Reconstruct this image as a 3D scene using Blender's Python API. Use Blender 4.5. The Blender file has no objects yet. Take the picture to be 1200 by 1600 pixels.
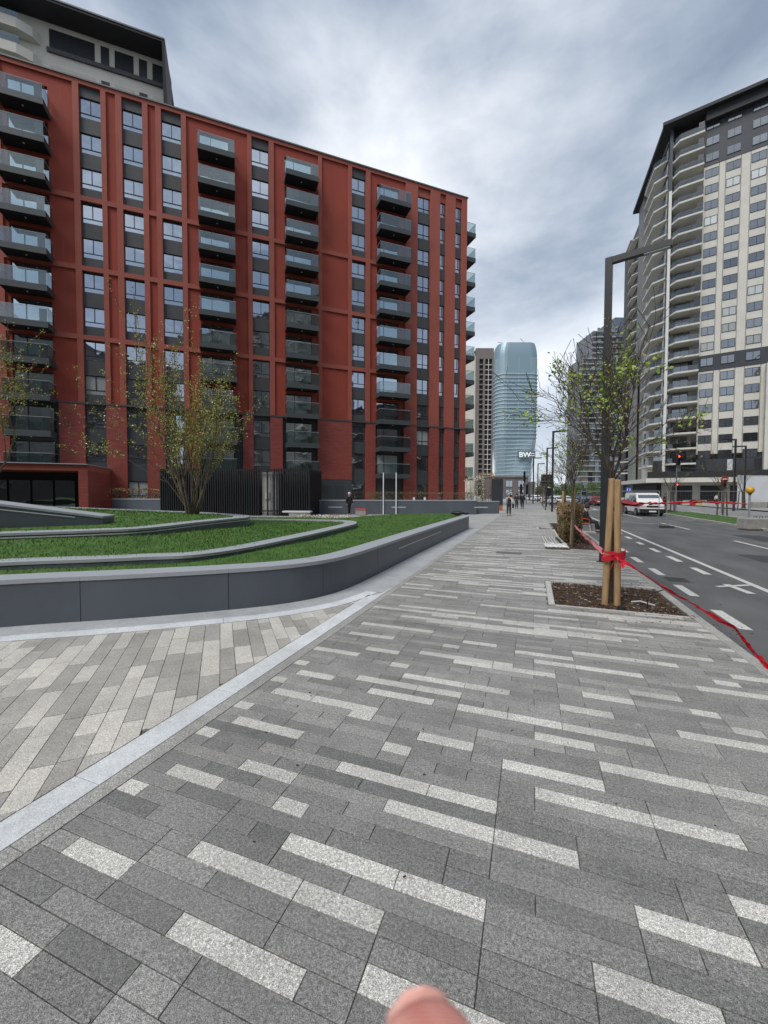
import bpy, math, random
import numpy as np
from mathutils import Vector, Matrix
random.seed(7); RNG = np.random.default_rng(5)
SC = bpy.context.scene
COL = SC.collection

# ------------------------------------------------------------------ camera
F0, CAMH = 630.0, 1.78
TH, PH, SH, AL = math.radians(1.85), math.radians(.18), 10.0, math.radians(20.23)
HEAD = Matrix.Rotation(AL, 3, 'Z')           # camera heading is turned left of the street (+Y)
FW = HEAD @ Vector((0, math.cos(TH), -math.sin(TH)))
R0 = HEAD @ Vector((1, 0, 0)); U0 = HEAD @ Vector((0, math.sin(TH), math.cos(TH)))
RT = math.cos(PH)*R0 + math.sin(PH)*U0
UP = -math.sin(PH)*R0 + math.cos(PH)*U0
CAMP = Vector((0, 0, CAMH))
cd = bpy.data.cameras.new('camera'); cam = bpy.data.objects.new('camera', cd); COL.objects.link(cam)
cam.matrix_world = Matrix(((RT.x, UP.x, -FW.x, 0), (RT.y, UP.y, -FW.y, 0), (RT.z, UP.z, -FW.z, CAMH), (0, 0, 0, 1)))
cd.sensor_width = 36; cd.sensor_fit = 'AUTO'; cd.lens = F0/1600*36; cd.shift_y = -SH/1600
cd.clip_start = .01; cd.clip_end = 6000
cd.dof.use_dof = True; cd.dof.focus_distance = 9.0; cd.dof.aperture_fstop = 11.0
SC.camera = cam
SC.render.resolution_x = 768; SC.render.resolution_y = 1024

def ray(x, y): return FW + RT*((x-600)/F0) + UP*((800-SH-y)/F0)
def G(x, y, z=0.0):
    d = ray(x, y); t = (z-CAMH)/d.z; return CAMP + d*t
def DP(x, y, D): return CAMP + ray(x, y)*D

# ------------------------------------------------------------------ world, sun, exposure
W = bpy.data.worlds.new('World'); SC.world = W; W.use_nodes = True
nt = W.node_tree; nt.nodes.clear()
def N(nt, t, **k):
    n = nt.nodes.new(t)
    for a, b in k.items(): setattr(n, a, b)
    return n
SKYLOC = (.3, .9, 0)
SUN_EL, SUN_AZ = math.radians(52), math.radians(200)      # azimuth clockwise from +Y
out = N(nt, 'ShaderNodeOutputWorld')
sky = N(nt, 'ShaderNodeTexSky', sky_type='NISHITA', sun_disc=False, sun_elevation=SUN_EL, sun_rotation=SUN_AZ)
bg1 = N(nt, 'ShaderNodeBackground'); bg1.inputs[1].default_value = .10
nt.links.new(sky.outputs[0], bg1.inputs[0])
tc = N(nt, 'ShaderNodeTexCoord'); sep = N(nt, 'ShaderNodeSeparateXYZ'); nt.links.new(tc.outputs['Generated'], sep.inputs[0])
ab = N(nt, 'ShaderNodeMath', operation='ABSOLUTE'); nt.links.new(sep.outputs[2], ab.inputs[0])
ad = N(nt, 'ShaderNodeMath', operation='ADD'); ad.inputs[1].default_value = .22; nt.links.new(ab.outputs[0], ad.inputs[0])
dx = N(nt, 'ShaderNodeMath', operation='DIVIDE'); dy = N(nt, 'ShaderNodeMath', operation='DIVIDE')
nt.links.new(sep.outputs[0], dx.inputs[0]); nt.links.new(ad.outputs[0], dx.inputs[1])
nt.links.new(sep.outputs[1], dy.inputs[0]); nt.links.new(ad.outputs[0], dy.inputs[1])
cmb = N(nt, 'ShaderNodeCombineXYZ'); nt.links.new(dx.outputs[0], cmb.inputs[0]); nt.links.new(dy.outputs[0], cmb.inputs[1])
mp = N(nt, 'ShaderNodeMapping'); nt.links.new(tc.outputs['Generated'], mp.inputs[0])
mp.inputs['Rotation'].default_value = (0, 0, math.radians(20)); mp.inputs['Scale'].default_value = (1.0, 1.0, 2.1); mp.inputs['Location'].default_value = SKYLOC
n1 = N(nt, 'ShaderNodeTexNoise'); n1.inputs['Scale'].default_value = 2.1; n1.inputs['Detail'].default_value = 7; n1.inputs['Roughness'].default_value = .54; n1.inputs['Distortion'].default_value = .15
n2 = N(nt, 'ShaderNodeTexNoise'); n2.inputs['Scale'].default_value = .55; n2.inputs['Detail'].default_value = 3
nt.links.new(mp.outputs[0], n1.inputs['Vector']); nt.links.new(mp.outputs[0], n2.inputs['Vector'])
mx = N(nt, 'ShaderNodeMix', data_type='FLOAT'); mx.inputs[0].default_value = .30
nt.links.new(n1.outputs[0], mx.inputs[2]); nt.links.new(n2.outputs[0], mx.inputs[3])
cr = N(nt, 'ShaderNodeValToRGB'); nt.links.new(mx.outputs[0], cr.inputs[0])
e = cr.color_ramp.elements
e[0].position = .41; e[0].color = (.165, .20, .26, 1)
e[1].position = .67; e[1].color = (.585, .605, .635, 1)
m1 = cr.color_ramp.elements.new(.475); m1.color = (.235, .275, .335, 1)
m2 = cr.color_ramp.elements.new(.545); m2.color = (.35, .385, .435, 1)
hz = N(nt, 'ShaderNodeMapRange'); hz.inputs[1].default_value = .0; hz.inputs[2].default_value = .42; hz.inputs[3].default_value = .42; hz.inputs[4].default_value = 0
nt.links.new(ab.outputs[0], hz.inputs[0])
hm = N(nt, 'ShaderNodeMix', data_type='RGBA'); hm.inputs[7].default_value = (.58, .61, .65, 1)
nt.links.new(hz.outputs[0], hm.inputs[0]); nt.links.new(cr.outputs[0], hm.inputs[6])
bg2 = N(nt, 'ShaderNodeBackground'); bg2.inputs[1].default_value = 1.0; nt.links.new(hm.outputs[2], bg2.inputs[0])
ms = N(nt, 'ShaderNodeMixShader'); ms.inputs[0].default_value = .9
nt.links.new(bg1.outputs[0], ms.inputs[1]); nt.links.new(bg2.outputs[0], ms.inputs[2]); nt.links.new(ms.outputs[0], out.inputs[0])
sl = bpy.data.lights.new('sun', 'SUN'); sl.energy = 1.5; sl.angle = math.radians(30); sl.color = (1, .965, .92)
so = bpy.data.objects.new('sun', sl); COL.objects.link(so)
sd = Vector((math.sin(SUN_AZ)*math.cos(SUN_EL), math.cos(SUN_AZ)*math.cos(SUN_EL), math.sin(SUN_EL)))
so.rotation_euler = sd.to_track_quat('Z', 'Y').to_euler()
SC.view_settings.view_transform = 'Standard'; SC.view_settings.look = 'None'; SC.view_settings.exposure = .88; SC.view_settings.gamma = 1
SC.view_settings.use_curve_mapping = False

# ------------------------------------------------------------------ materials
MATS = {}
def mat(name, col, rough=.7, var=0.0, scale=8.0, col2=None, metal=0.0, bump=0.0, bscale=None, spec=.5, stretch=None, obj=False, rnd=0.0, detail=6, emit=None, estr=0, alpha=1):
    if name in MATS: return MATS[name]
    m = bpy.data.materials.new(name); m.use_nodes = True; t = m.node_tree; b = t.nodes['Principled BSDF']
    b.inputs['Roughness'].default_value = rough; b.inputs['Metallic'].default_value = metal
    b.inputs['Specular IOR Level'].default_value = spec; b.inputs['Alpha'].default_value = alpha
    b.inputs['Base Color'].default_value = (*col, 1)
    src = None
    if var or col2 or bump:
        if obj: g = t.nodes.new('ShaderNodeTexCoord'); v = g.outputs['Object']
        else: g = t.nodes.new('ShaderNodeNewGeometry'); v = g.outputs['Position']
        mpn = t.nodes.new('ShaderNodeMapping'); t.links.new(v, mpn.inputs[0])
        if stretch: mpn.inputs['Scale'].default_value = stretch
    if var or col2:
        n = t.nodes.new('ShaderNodeTexNoise'); n.inputs['Scale'].default_value = scale; n.inputs['Detail'].default_value = detail; n.inputs['Roughness'].default_value = .6
        t.links.new(mpn.outputs[0], n.inputs['Vector'])
        r = t.nodes.new('ShaderNodeValToRGB'); t.links.new(n.outputs[0], r.inputs[0])
        c2 = col2 or tuple(min(1, c*(1+var)) for c in col); c1 = col if col2 else tuple(c*(1-var) for c in col)
        r.color_ramp.elements[0].position = .33; r.color_ramp.elements[1].position = .67
        r.color_ramp.elements[0].color = (*c1, 1); r.color_ramp.elements[1].color = (*c2, 1)
        src = r.outputs[0]
    if rnd:
        oi = t.nodes.new('ShaderNodeObjectInfo'); mr = t.nodes.new('ShaderNodeMapRange'); mr.inputs[3].default_value = 1-rnd; mr.inputs[4].default_value = 1+rnd
        t.links.new(oi.outputs['Random'], mr.inputs[0]); hs = t.nodes.new('ShaderNodeHueSaturation')
        if src: t.links.new(src, hs.inputs['Color'])
        else: hs.inputs['Color'].default_value = (*col, 1)
        t.links.new(mr.outputs[0], hs.inputs['Value']); src = hs.outputs[0]
    if src: t.links.new(src, b.inputs['Base Color'])
    if bump:
        nb = t.nodes.new('ShaderNodeTexNoise'); nb.inputs['Scale'].default_value = bscale or scale*4; nb.inputs['Detail'].default_value = 5
        t.links.new(mpn.outputs[0], nb.inputs['Vector']); bu = t.nodes.new('ShaderNodeBump'); bu.inputs['Strength'].default_value = bump; bu.inputs['Distance'].default_value = .01
        t.links.new(nb.outputs[0], bu.inputs['Height']); t.links.new(bu.outputs[0], b.inputs['Normal'])
    if emit: b.inputs['Emission Color'].default_value = (*emit, 1); b.inputs['Emission Strength'].default_value = estr
    MATS[name] = m; return m

def mat_stone(name, lo, hi, grain=420, gamt=.35):
    """granite: 'tone' attribute blends lo..hi, speckle grain, cloudy wear"""
    m = bpy.data.materials.new(name); m.use_nodes = True; t = m.node_tree; b = t.nodes['Principled BSDF']; L = t.links.new
    b.inputs['Roughness'].default_value = .55; b.inputs['Specular IOR Level'].default_value = .5
    g = t.nodes.new('ShaderNodeNewGeometry')
    at = t.nodes.new('ShaderNodeAttribute'); at.attribute_name = 'tone'
    oi = t.nodes.new('ShaderNodeObjectInfo')
    def noise(s, d=3, r=.6):
        n = t.nodes.new('ShaderNodeTexNoise'); n.inputs['Scale'].default_value = s; n.inputs['Detail'].default_value = d; n.inputs['Roughness'].default_value = r
        L(g.outputs['Position'], n.inputs['Vector']); return n
    def mr(sock, a, b_, c, d):
        n = t.nodes.new('ShaderNodeMapRange'); n.inputs[1].default_value = a; n.inputs[2].default_value = b_; n.inputs[3].default_value = c; n.inputs[4].default_value = d
        L(sock, n.inputs[0]); return n.outputs[0]
    def mul(a, b_):
        n = t.nodes.new('ShaderNodeMath'); n.operation = 'MULTIPLY'; L(a, n.inputs[0]); L(b_, n.inputs[1]); return n.outputs[0]
    mix = t.nodes.new('ShaderNodeMix'); mix.data_type = 'RGBA'; mix.inputs[6].default_value = (*lo, 1); mix.inputs[7].default_value = (*hi, 1)
    L(at.outputs['Fac'], mix.inputs[0])
    f = mr(noise(grain, 2, .7).outputs[0], .3, .7, 1-gamt, 1+gamt)
    f2 = mr(noise(grain*.3, 2, .6).outputs[0], .3, .7, 1-gamt*.45, 1+gamt*.45)
    f3 = mr(noise(2.3, 5, .65).outputs[0], .3, .7, .86, 1.13)
    f4 = mr(noise(.35, 4, .6).outputs[0], .35, .65, .93, 1.06)
    f5 = mr(oi.outputs['Random'], 0, 1, .92, 1.08)
    v = mul(mul(mul(mul(f, f2), f3), f4), f5)
    # rare pale stains
    f6 = mr(noise(5.5, 6, .7).outputs[0], .66, .74, 1.0, 1.25)
    v = mul(v, f6)
    vo = t.nodes.new('ShaderNodeTexVoronoi'); vo.inputs['Scale'].default_value = 3.2; L(g.outputs['Position'], vo.inputs['Vector'])
    v = mul(v, mr(vo.outputs['Distance'], .02, .035, .80, 1.0))
    vo2 = t.nodes.new('ShaderNodeTexVoronoi'); vo2.inputs['Scale'].default_value = 1.7; L(g.outputs['Position'], vo2.inputs['Vector'])
    v = mul(v, mr(vo2.outputs['Distance'], .03, .045, 1.3, 1.0))
    v = mul(v, mr(noise(.9, 7, .7).outputs[0], .30, .46, .84, 1.0))
    v = mul(v, mr(noise(14, 4, .7).outputs[0], .3, .7, .90, 1.08))
    cm = t.nodes.new('ShaderNodeVectorMath'); cm.operation = 'SCALE'; L(mix.outputs[2], cm.inputs[0]); L(v, cm.inputs['Scale'])
    L(cm.outputs[0], b.inputs['Base Color'])
    bu = t.nodes.new('ShaderNodeBump'); bu.inputs['Strength'].default_value = .35; bu.inputs['Distance'].default_value = .004
    L(noise(grain*.6, 3).outputs[0], bu.inputs['Height']); L(bu.outputs[0], b.inputs['Normal'])
    MATS[name] = m; return m

def mat_glass(name, refl, base, rough=.03, mix=.6, wav=.012, rnd=.25):
    m = bpy.data.materials.new(name); m.use_nodes = True; t = m.node_tree; L = t.links.new
    t.nodes.remove(t.nodes['Principled BSDF']); o = t.nodes['Material Output']
    gl = t.nodes.new('ShaderNodeBsdfGlossy'); gl.inputs['Roughness'].default_value = rough; gl.inputs['Color'].default_value = (*refl, 1)
    df = t.nodes.new('ShaderNodeBsdfDiffuse')
    oi = t.nodes.new('ShaderNodeObjectInfo'); mr = t.nodes.new('ShaderNodeMapRange'); mr.inputs[3].default_value = 1-rnd; mr.inputs[4].default_value = 1+rnd*1.5; L(oi.outputs['Random'], mr.inputs[0])
    hs = t.nodes.new('ShaderNodeHueSaturation'); hs.inputs['Color'].default_value = (*base, 1); L(mr.outputs[0], hs.inputs['Value']); L(hs.outputs[0], df.inputs['Color'])
    g = t.nodes.new('ShaderNodeNewGeometry'); n = t.nodes.new('ShaderNodeTexNoise'); n.inputs['Scale'].default_value = .9; n.inputs['Detail'].default_value = 1; L(g.outputs['Position'], n.inputs['Vector'])
    bu = t.nodes.new('ShaderNodeBump'); bu.inputs['Strength'].default_value = 1; bu.inputs['Distance'].default_value = wav; L(n.outputs[0], bu.inputs['Height']); L(bu.outputs[0], gl.inputs['Normal'])
    ms = t.nodes.new('ShaderNodeMixShader'); ms.inputs[0].default_value = mix; L(df.outputs[0], ms.inputs[1]); L(gl.outputs[0], ms.inputs[2]); L(ms.outputs[0], o.inputs[0])
    MATS[name] = m; return m
def mat_clear(name, tint, refl=.25, tr=(.78, .86, .86)):
    m = bpy.data.materials.new(name); m.use_nodes = True; t = m.node_tree; L = t.links.new
    t.nodes.remove(t.nodes['Principled BSDF']); o = t.nodes['Material Output']
    gl = t.nodes.new('ShaderNodeBsdfGlossy'); gl.inputs['Roughness'].default_value = .04; gl.inputs['Color'].default_value = (*tint, 1)
    tp = t.nodes.new('ShaderNodeBsdfTransparent'); tp.inputs[0].default_value = (*tr, 1)
    ms = t.nodes.new('ShaderNodeMixShader'); ms.inputs[0].default_value = refl; L(tp.outputs[0], ms.inputs[1]); L(gl.outputs[0], ms.inputs[2]); L(ms.outputs[0], o.inputs[0])
    MATS[name] = m; return m

M = {}
M['red'] = mat('red_render', (.295, .047, .026), .8, .10, .35, bump=.3, bscale=60)
M['redrib'] = mat('red_rib', (.31, .078, .052), .75, .08, .6, bump=.2, bscale=60)
M['redtile'] = mat('red_tile', (.25, .06, .048), .38, .24, 1.4, stretch=(1, 1, 9), bump=.35, bscale=9)
M['spandrel'] = mat('spandrel_grey', (.060, .060, .062), .6, .08, 2)
M['podgrey'] = mat('podium_grey', (.050, .058, .062), .5, .08, 2)
M['slab'] = mat('balcony_metal', (.052, .060, .062), .5, .1, 3)
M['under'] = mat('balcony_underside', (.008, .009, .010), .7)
M['frame'] = mat('window_frame', (.018, .020, .023), .45)
M['coping'] = mat('roof_metal', (.16, .16, .155), .45, .1, 3)
M['glass'] = mat_glass('window_glass', (.70, .76, .84), (.03, .035, .04), mix=.66)
M['door_glass'] = mat_glass('door_glass', (.78, .86, .92), (.05, .055, .06), mix=.82)
M['glass2'] = mat_glass('tower_glass', (.56, .59, .63), (.06, .066, .074), mix=.42, rnd=.6)
M['curtain'] = mat('curtain_glass', (.42, .45, .45), .3, .2, 5, stretch=(6, 6, .3), rnd=.3)
M['rail'] = mat_clear('railing_glass', (.88, .93, .93), .13, (.76, .82, .82))
M['cream'] = mat('cream_render', (.54, .525, .47), .85, .07, .5)
M['cream2'] = mat('cream_joint', (.46, .45, .40), .85, .07, .5)
M['navy'] = mat('navy_cladding', (.030, .036, .046), .6, .1, 1)
M['soffit'] = mat('dark_soffit', (.016, .017, .019), .7, .1, 1)
M['concrete'] = mat('concrete', (.30, .29, .27), .85, .2, 3, bump=.4, bscale=40)
M['slate'] = mat('slate_wall', (.090, .105, .126), .42, .10, 1.2, bump=.08, bscale=200, stretch=(1, 1, .5))
M['copstone'] = mat('coping_stone', (.34, .36, .385), .6, .06, 60, bump=.1)
M['dark'] = mat('dark_metal', (.018, .020, .022), .4, .1, 10)
M['black'] = mat('black', (.010, .010, .011), .6)
M['white'] = mat('white_paint', (.75, .75, .73), .5, .05, 4)
M['stone'] = mat_stone('grey_granite', (.172, .172, .163), (.54, .53, .49), grain=250, gamt=.85)
M['tan'] = mat_stone('tan_granite', (.34, .325, .295), (.56, .535, .48), grain=220, gamt=.55)
M['pale'] = mat_stone('pale_granite', (.28, .29, .30), (.63, .65, .66), grain=260, gamt=.3)
M['bark'] = mat('bark', (.085, .070, .055), .9, .35, 30, bump=.8, bscale=120)
M['bark2'] = mat('pale_bark', (.16, .125, .095), .9, .35, 20, bump=.8, bscale=100)
M['stake'] = mat('round_timber', (.36, .235, .12), .75, .28, 6, stretch=(6, 6, .5), bump=.4, bscale=20)
M['red_tape'] = mat('red_tape', (.55, .012, .03), .45, .15, 30)
M['pink_tape'] = mat('pink_tape', (.75, .28, .30), .5, .1, 30)

# ------------------------------------------------------------------ mesh builder
class MB:
    def __init__(s): s.v = []; s.f = []; s.m = []; s.t = []; s.sm = False
    def add(s, vs, fs, m=0, tone=0.0):
        o = len(s.v); s.v += [tuple(v) for v in vs]; s.f += [tuple(i+o for i in f) for f in fs]
        s.m += [m]*len(fs); s.t += [tone]*len(fs); return s
    def box(s, x0, y0, z0, x1, y1, z1, m=0, tone=0.0, T=None):
        vs = [Vector(p) for p in ((x0, y0, z0), (x1, y0, z0), (x1, y1, z0), (x0, y1, z0), (x0, y0, z1), (x1, y0, z1), (x1, y1, z1), (x0, y1, z1))]
        if T: vs = [T @ v for v in vs]
        return s.add(vs, [(0, 3, 2, 1), (4, 5, 6, 7), (0, 1, 5, 4), (1, 2, 6, 5), (2, 3, 7, 6), (3, 0, 4, 7)], m, tone)
    def cbox(s, x0, y0, z0, x1, y1, z1, c, m=0, tone=0.0, T=None):
        """box with chamfered top edge"""
        vs = [(x0, y0, z0), (x1, y0, z0), (x1, y1, z0), (x0, y1, z0), (x0, y0, z1-c), (x1, y0, z1-c), (x1, y1, z1-c), (x0, y1, z1-c),
              (x0+c, y0+c, z1), (x1-c, y0+c, z1), (x1-c, y1-c, z1), (x0+c, y1-c, z1)]
        vs = [Vector(v) for v in vs]
        if T: vs = [T @ v for v in vs]
        return s.add(vs, [(8, 9, 10, 11), (4, 5, 9, 8), (5, 6, 10, 9), (6, 7, 11, 10), (7, 4, 8, 11), (0, 1, 5, 4), (1, 2, 6, 5), (2, 3, 7, 6), (3, 0, 4, 7)], m, tone)
    def prism(s, poly, z0, z1, m=0, tone=0.0):
        n = len(poly); vs = [(p[0], p[1], z0) for p in poly]+[(p[0], p[1], z1) for p in poly]
        return s.add(vs, [tuple(range(n-1, -1, -1)), tuple(range(n, 2*n))]+[(i, (i+1) % n, n+(i+1) % n, n+i) for i in range(n)], m, tone)
    def tube(s, pts, rs, n=6, m=0, tone=0.0, cap=True):
        pts = [Vector(p) for p in pts]
        if not hasattr(rs, '__len__'): rs = [rs]*len(pts)
        o = len(s.v); ref = None
        for i, p in enumerate(pts):
            d = (pts[min(i+1, len(pts)-1)]-pts[max(i-1, 0)]).normalized()
            if ref is None: ref = d.orthogonal().normalized()
            a = (ref-d*ref.dot(d)).normalized(); b = d.cross(a); ref = a
            for k in range(n):
                an = 2*math.pi*k/n; s.v.append(tuple(p+(a*math.cos(an)+b*math.sin(an))*rs[i]))
        fs = []
        for i in range(len(pts)-1):
            for k in range(n): fs.append((o+i*n+k, o+i*n+(k+1) % n, o+(i+1)*n+(k+1) % n, o+(i+1)*n+k))
        if cap: fs.append(tuple(o+k for k in range(n-1, -1, -1))); fs.append(tuple(o+(len(pts)-1)*n+k for k in range(n)))
        s.f += fs; s.m += [m]*len(fs); s.t += [tone]*len(fs); return s
    def cyl(s, c, r, h, n=12, m=0, r2=None): return s.tube([c, Vector(c)+Vector((0, 0, h))], [r, r if r2 is None else r2], n, m)
    def ball(s, c, r, n=10, k=6, m=0, sq=(1, 1, 1)):
        c = Vector(c); o = len(s.v)
        for i in range(k+1):
            a = math.pi*i/k
            for j in range(n):
                b = 2*math.pi*j/n; s.v.append((c.x+r*sq[0]*math.sin(a)*math.cos(b), c.y+r*sq[1]*math.sin(a)*math.sin(b), c.z+r*sq[2]*math.cos(a)))
        fs = [(o+i*n+j, o+(i+1)*n+j, o+(i+1)*n+(j+1) % n, o+i*n+(j+1) % n) for i in range(k) for j in range(n)]
        s.f += fs; s.m += [m]*len(fs); s.t += [0]*len(fs); return s
    def mesh(s, name, mats, smooth=False):
        me = bpy.data.meshes.new(name); me.from_pydata(s.v, [], s.f)
        for mm in (mats if isinstance(mats, (list, tuple)) else [mats]): me.materials.append(mm)
        me.polygons.foreach_set('material_index', s.m)
        if any(s.t):
            a = me.attributes.new('tone', 'FLOAT', 'FACE'); a.data.foreach_set('value', s.t)
        if smooth: me.polygons.foreach_set('use_smooth', [True]*len(s.f))
        me.update(); return me
    def build(s, name, mats, parent=None, smooth=False, kind=None, loc=None):
        return link(name, s.mesh(name, mats, smooth), parent, loc, kind)
def link(name, me, parent=None, loc=None, kind=None, rz=None):
    o = bpy.data.objects.new(name, me); COL.objects.link(o)
    if parent: o.parent = parent
    if loc is not None: o.location = loc
    if rz is not None: o.rotation_euler.z = rz
    if kind: o['kind'] = kind
    return o
def tag(o, label=None, cat=None, group=None, kind=None):
    if label: o['label'] = label
    if cat: o['category'] = cat
    if group: o['group'] = group
    if kind: o['kind'] = kind
    return o
def empty(name, loc, rz=0, label=None, cat=None, group=None):
    o = bpy.data.objects.new(name, None); COL.objects.link(o); o.location = loc; o.rotation_euler.z = rz; o.empty_display_size = .3
    return tag(o, label, cat, group)
KIDS = {}
def kids(o): return [c for c in bpy.data.objects if c.parent == o]
def copy_tree(o, parent=None, loc=None, rz=None, label=None):
    c = o.copy(); COL.objects.link(c); c.parent = parent
    if loc is not None: c.location = loc
    if rz is not None: c.rotation_euler.z = rz
    if label: c['label'] = label
    for ch in kids(o): copy_tree(ch, c)
    return c

# ================================================================== GROUND
gm = mat('far_ground', (.13, .13, .125), .9, .2, .2)
MB().add([(-3000, -3000, -.30), (3000, -3000, -.30), (3000, 5000, -.30), (-3000, 5000, -.30)], [(0, 1, 2, 3)]).build('ground', gm, kind='structure')
asph = mat('asphalt', (.105, .106, .107), .78, .26, 1.1, bump=.7, bscale=160, detail=14, stretch=(1, .35, 1))
MB().add([(2.30, -30, -.12), (11.1, -30, -.12), (11.1, 400, -.12), (2.30, 400, -.12)], [(0, 1, 2, 3)]).build('road', asph, kind='structure')
far_paving = mat('far_paving', (.27, .27, .26), .85, .18, .7, stretch=(.25, 3, 1))
MB().add([(14.6, -30, -.12), (23, -30, -.12), (23, 400, -.12), (14.6, 400, -.12)], [(0, 1, 2, 3)]).build('road', mat('pale_carriageway', (.20, .20, .20), .85, .2, .8), kind='structure')
MB().add([(23, -60, 0), (140, -60, 0), (140, 400, 0), (23, 400, 0)], [(0, 1, 2, 3)]).build('pavement', far_paving, kind='structure')
MB().add([(-140, 20.2, -.02), (-2.446, 20.2, -.02), (-2.446, 400, -.02), (-140, 400, -.02)], [(0, 1, 2, 3)]).build('plaza', mat('plaza_paving', (.34, .34, .335), .8, .12, .8), kind='structure')

# ---- sidewalk of grey pavers
XL, XR, PHASE, ROW0 = -2.32, 2.165, .036, .063
walk = MB()
sand = mat('joint_sand', (.06, .06, .055), .95, 0, 9, col2=(.20, .19, .17))
PITS = [(.36, 6.95, 2.165, 8.78), (1.03, 14.05, 2.165, 26.0), (.30, 21.4, 1.03, 22.6)]
PITS2 = [(.9, 44, 2.1, 45.5), (.9, 58, 2.1, 59.5), (.9, 74, 2.1, 75.5)]
Y_END = 46.0
for a_, b_, c_, d_ in ((XL, -2, 2.30, 6.95), (XL, 6.95, .36, 8.78), (XL, 8.78, 2.30, 14.05), (XL, 14.05, 1.03, 21.4), (XL, 21.4, .30, 22.6), (XL, 22.6, 1.03, 26.0), (XL, 26.0, 2.30, Y_END), (2.165, 6.95, 2.30, 8.78), (2.165, 14.05, 2.30, 26.0)):
    walk.add([(a_, b_, -.014), (c_, b_, -.014), (c_, d_, -.014), (a_, d_, -.014)], [(0, 1, 2, 3)])
wo = walk.build('pavement', sand, kind='structure')
LIGHT_PX = [(105,1315,197,1359),(-60,1440,35,1502),(272,1439,475,1537),(305,1322,597,1440),(448,1309,762,1421),(435,1248,482,1262),(268,1193,343,1218),
 (206,1223,222,1227),(382,1187,460,1210),(569,1526,860,1660),(608,1254,906,1341),(530,1190,780,1258),(840,1235,1158,1313),(788,1192,946,1225),
 (938,1190,1260,1262),(997,1429,1177,1485),(1140,1408,1300,1450),(934,1524,1134,1588),(563,1055,723,1083),(573,1082,678,1102),(540,1108,587,1116),
 (635,1052,800,1079),(711,1036,871,1060),(718,1102,1020,1160),(659,1146,744,1165),(602,1160,647,1170),(837,1146,930,1166),(878,1103,960,1116),
 (912,1083,990,1095),(982,1077,1063,1089),(1075,1105,1121,1115),(1090,1078,1230,1098),(1054,1141,1240,1174),(1136,1135,1195,1145),(837,1033,1002,1054),
 (896,1018,1054,1036),(808,1017,897,1029),(760,982,945,1003),(971,1000,1123,1016),(658,1016,805,1039),(727,1001,779,1007),(695,1006,722,1010),
 (664,975,733,983),(565,974,678,988),(560,991,616,999),(570,1016,623,1022),(614,1034,644,1040),(749,954,856,964),(712,943,811,953),
 (1021,995,1143,1012),(1003,974,1109,985),(1011,1017,1107,1029),(1109,1062,1149,1068),(1136,1029,1173,1034),(1133,1053,1230,1066),
 (365,1118,477,1145),(417,1080,587,1117),(458,1050,518,1061),(495,1014,559,1022),(545,988,600,996),(320,1135,345,1142),(379,1096,398,1100),
 (426,1062,440,1065),(461,1034,476,1037),(360,1390,360,1390)]
lightmap = {}
for a, b, c, d in LIGHT_PX:
    if a == c: continue
    p, q = G(a, b), G(c, d); r = math.floor(((p.y+q.y)/2-ROW0)/.1)
    k0 = round((p.x-PHASE)/.2); k1 = max(k0+1, round((q.x-PHASE)/.2))
    for k in range(k0, k1): lightmap[(r, k)] = (k0, k1)
LROWS = 52                                                          # rows under this come from the photograph's list
pmesh = {}
def paver_mesh(n, bucket):
    key = (n, bucket)
    if key not in pmesh:
        g = .0019
        pmesh[key] = MB().cbox(g, g, -.05, n*.2-g, .1-g, 0, .0014, 0, max(.001, TONES[bucket])).mesh('paver', M['stone'])
    return pmesh[key]
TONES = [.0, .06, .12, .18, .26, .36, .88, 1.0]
rest = MB(); cand = []
def inpit(x0, x1, y):
    for a, b, c, d in PITS:
        if b-.05 < y+.05 < d+.05 and x1 > a and x0 < c: return (a, c)
    return None
def vis_size(x, y):
    d = Vector((x, y, 0))-CAMP; f = d.dot(FW)
    if f < .3: return 0
    px = 600+F0*d.dot(RT)/f; py = 790-F0*d.dot(UP)/f
    if px < -40 or px > 1240 or py > 1650: return 0
    return 1/f/f
rows = int((Y_END-ROW0)/.1)
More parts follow.
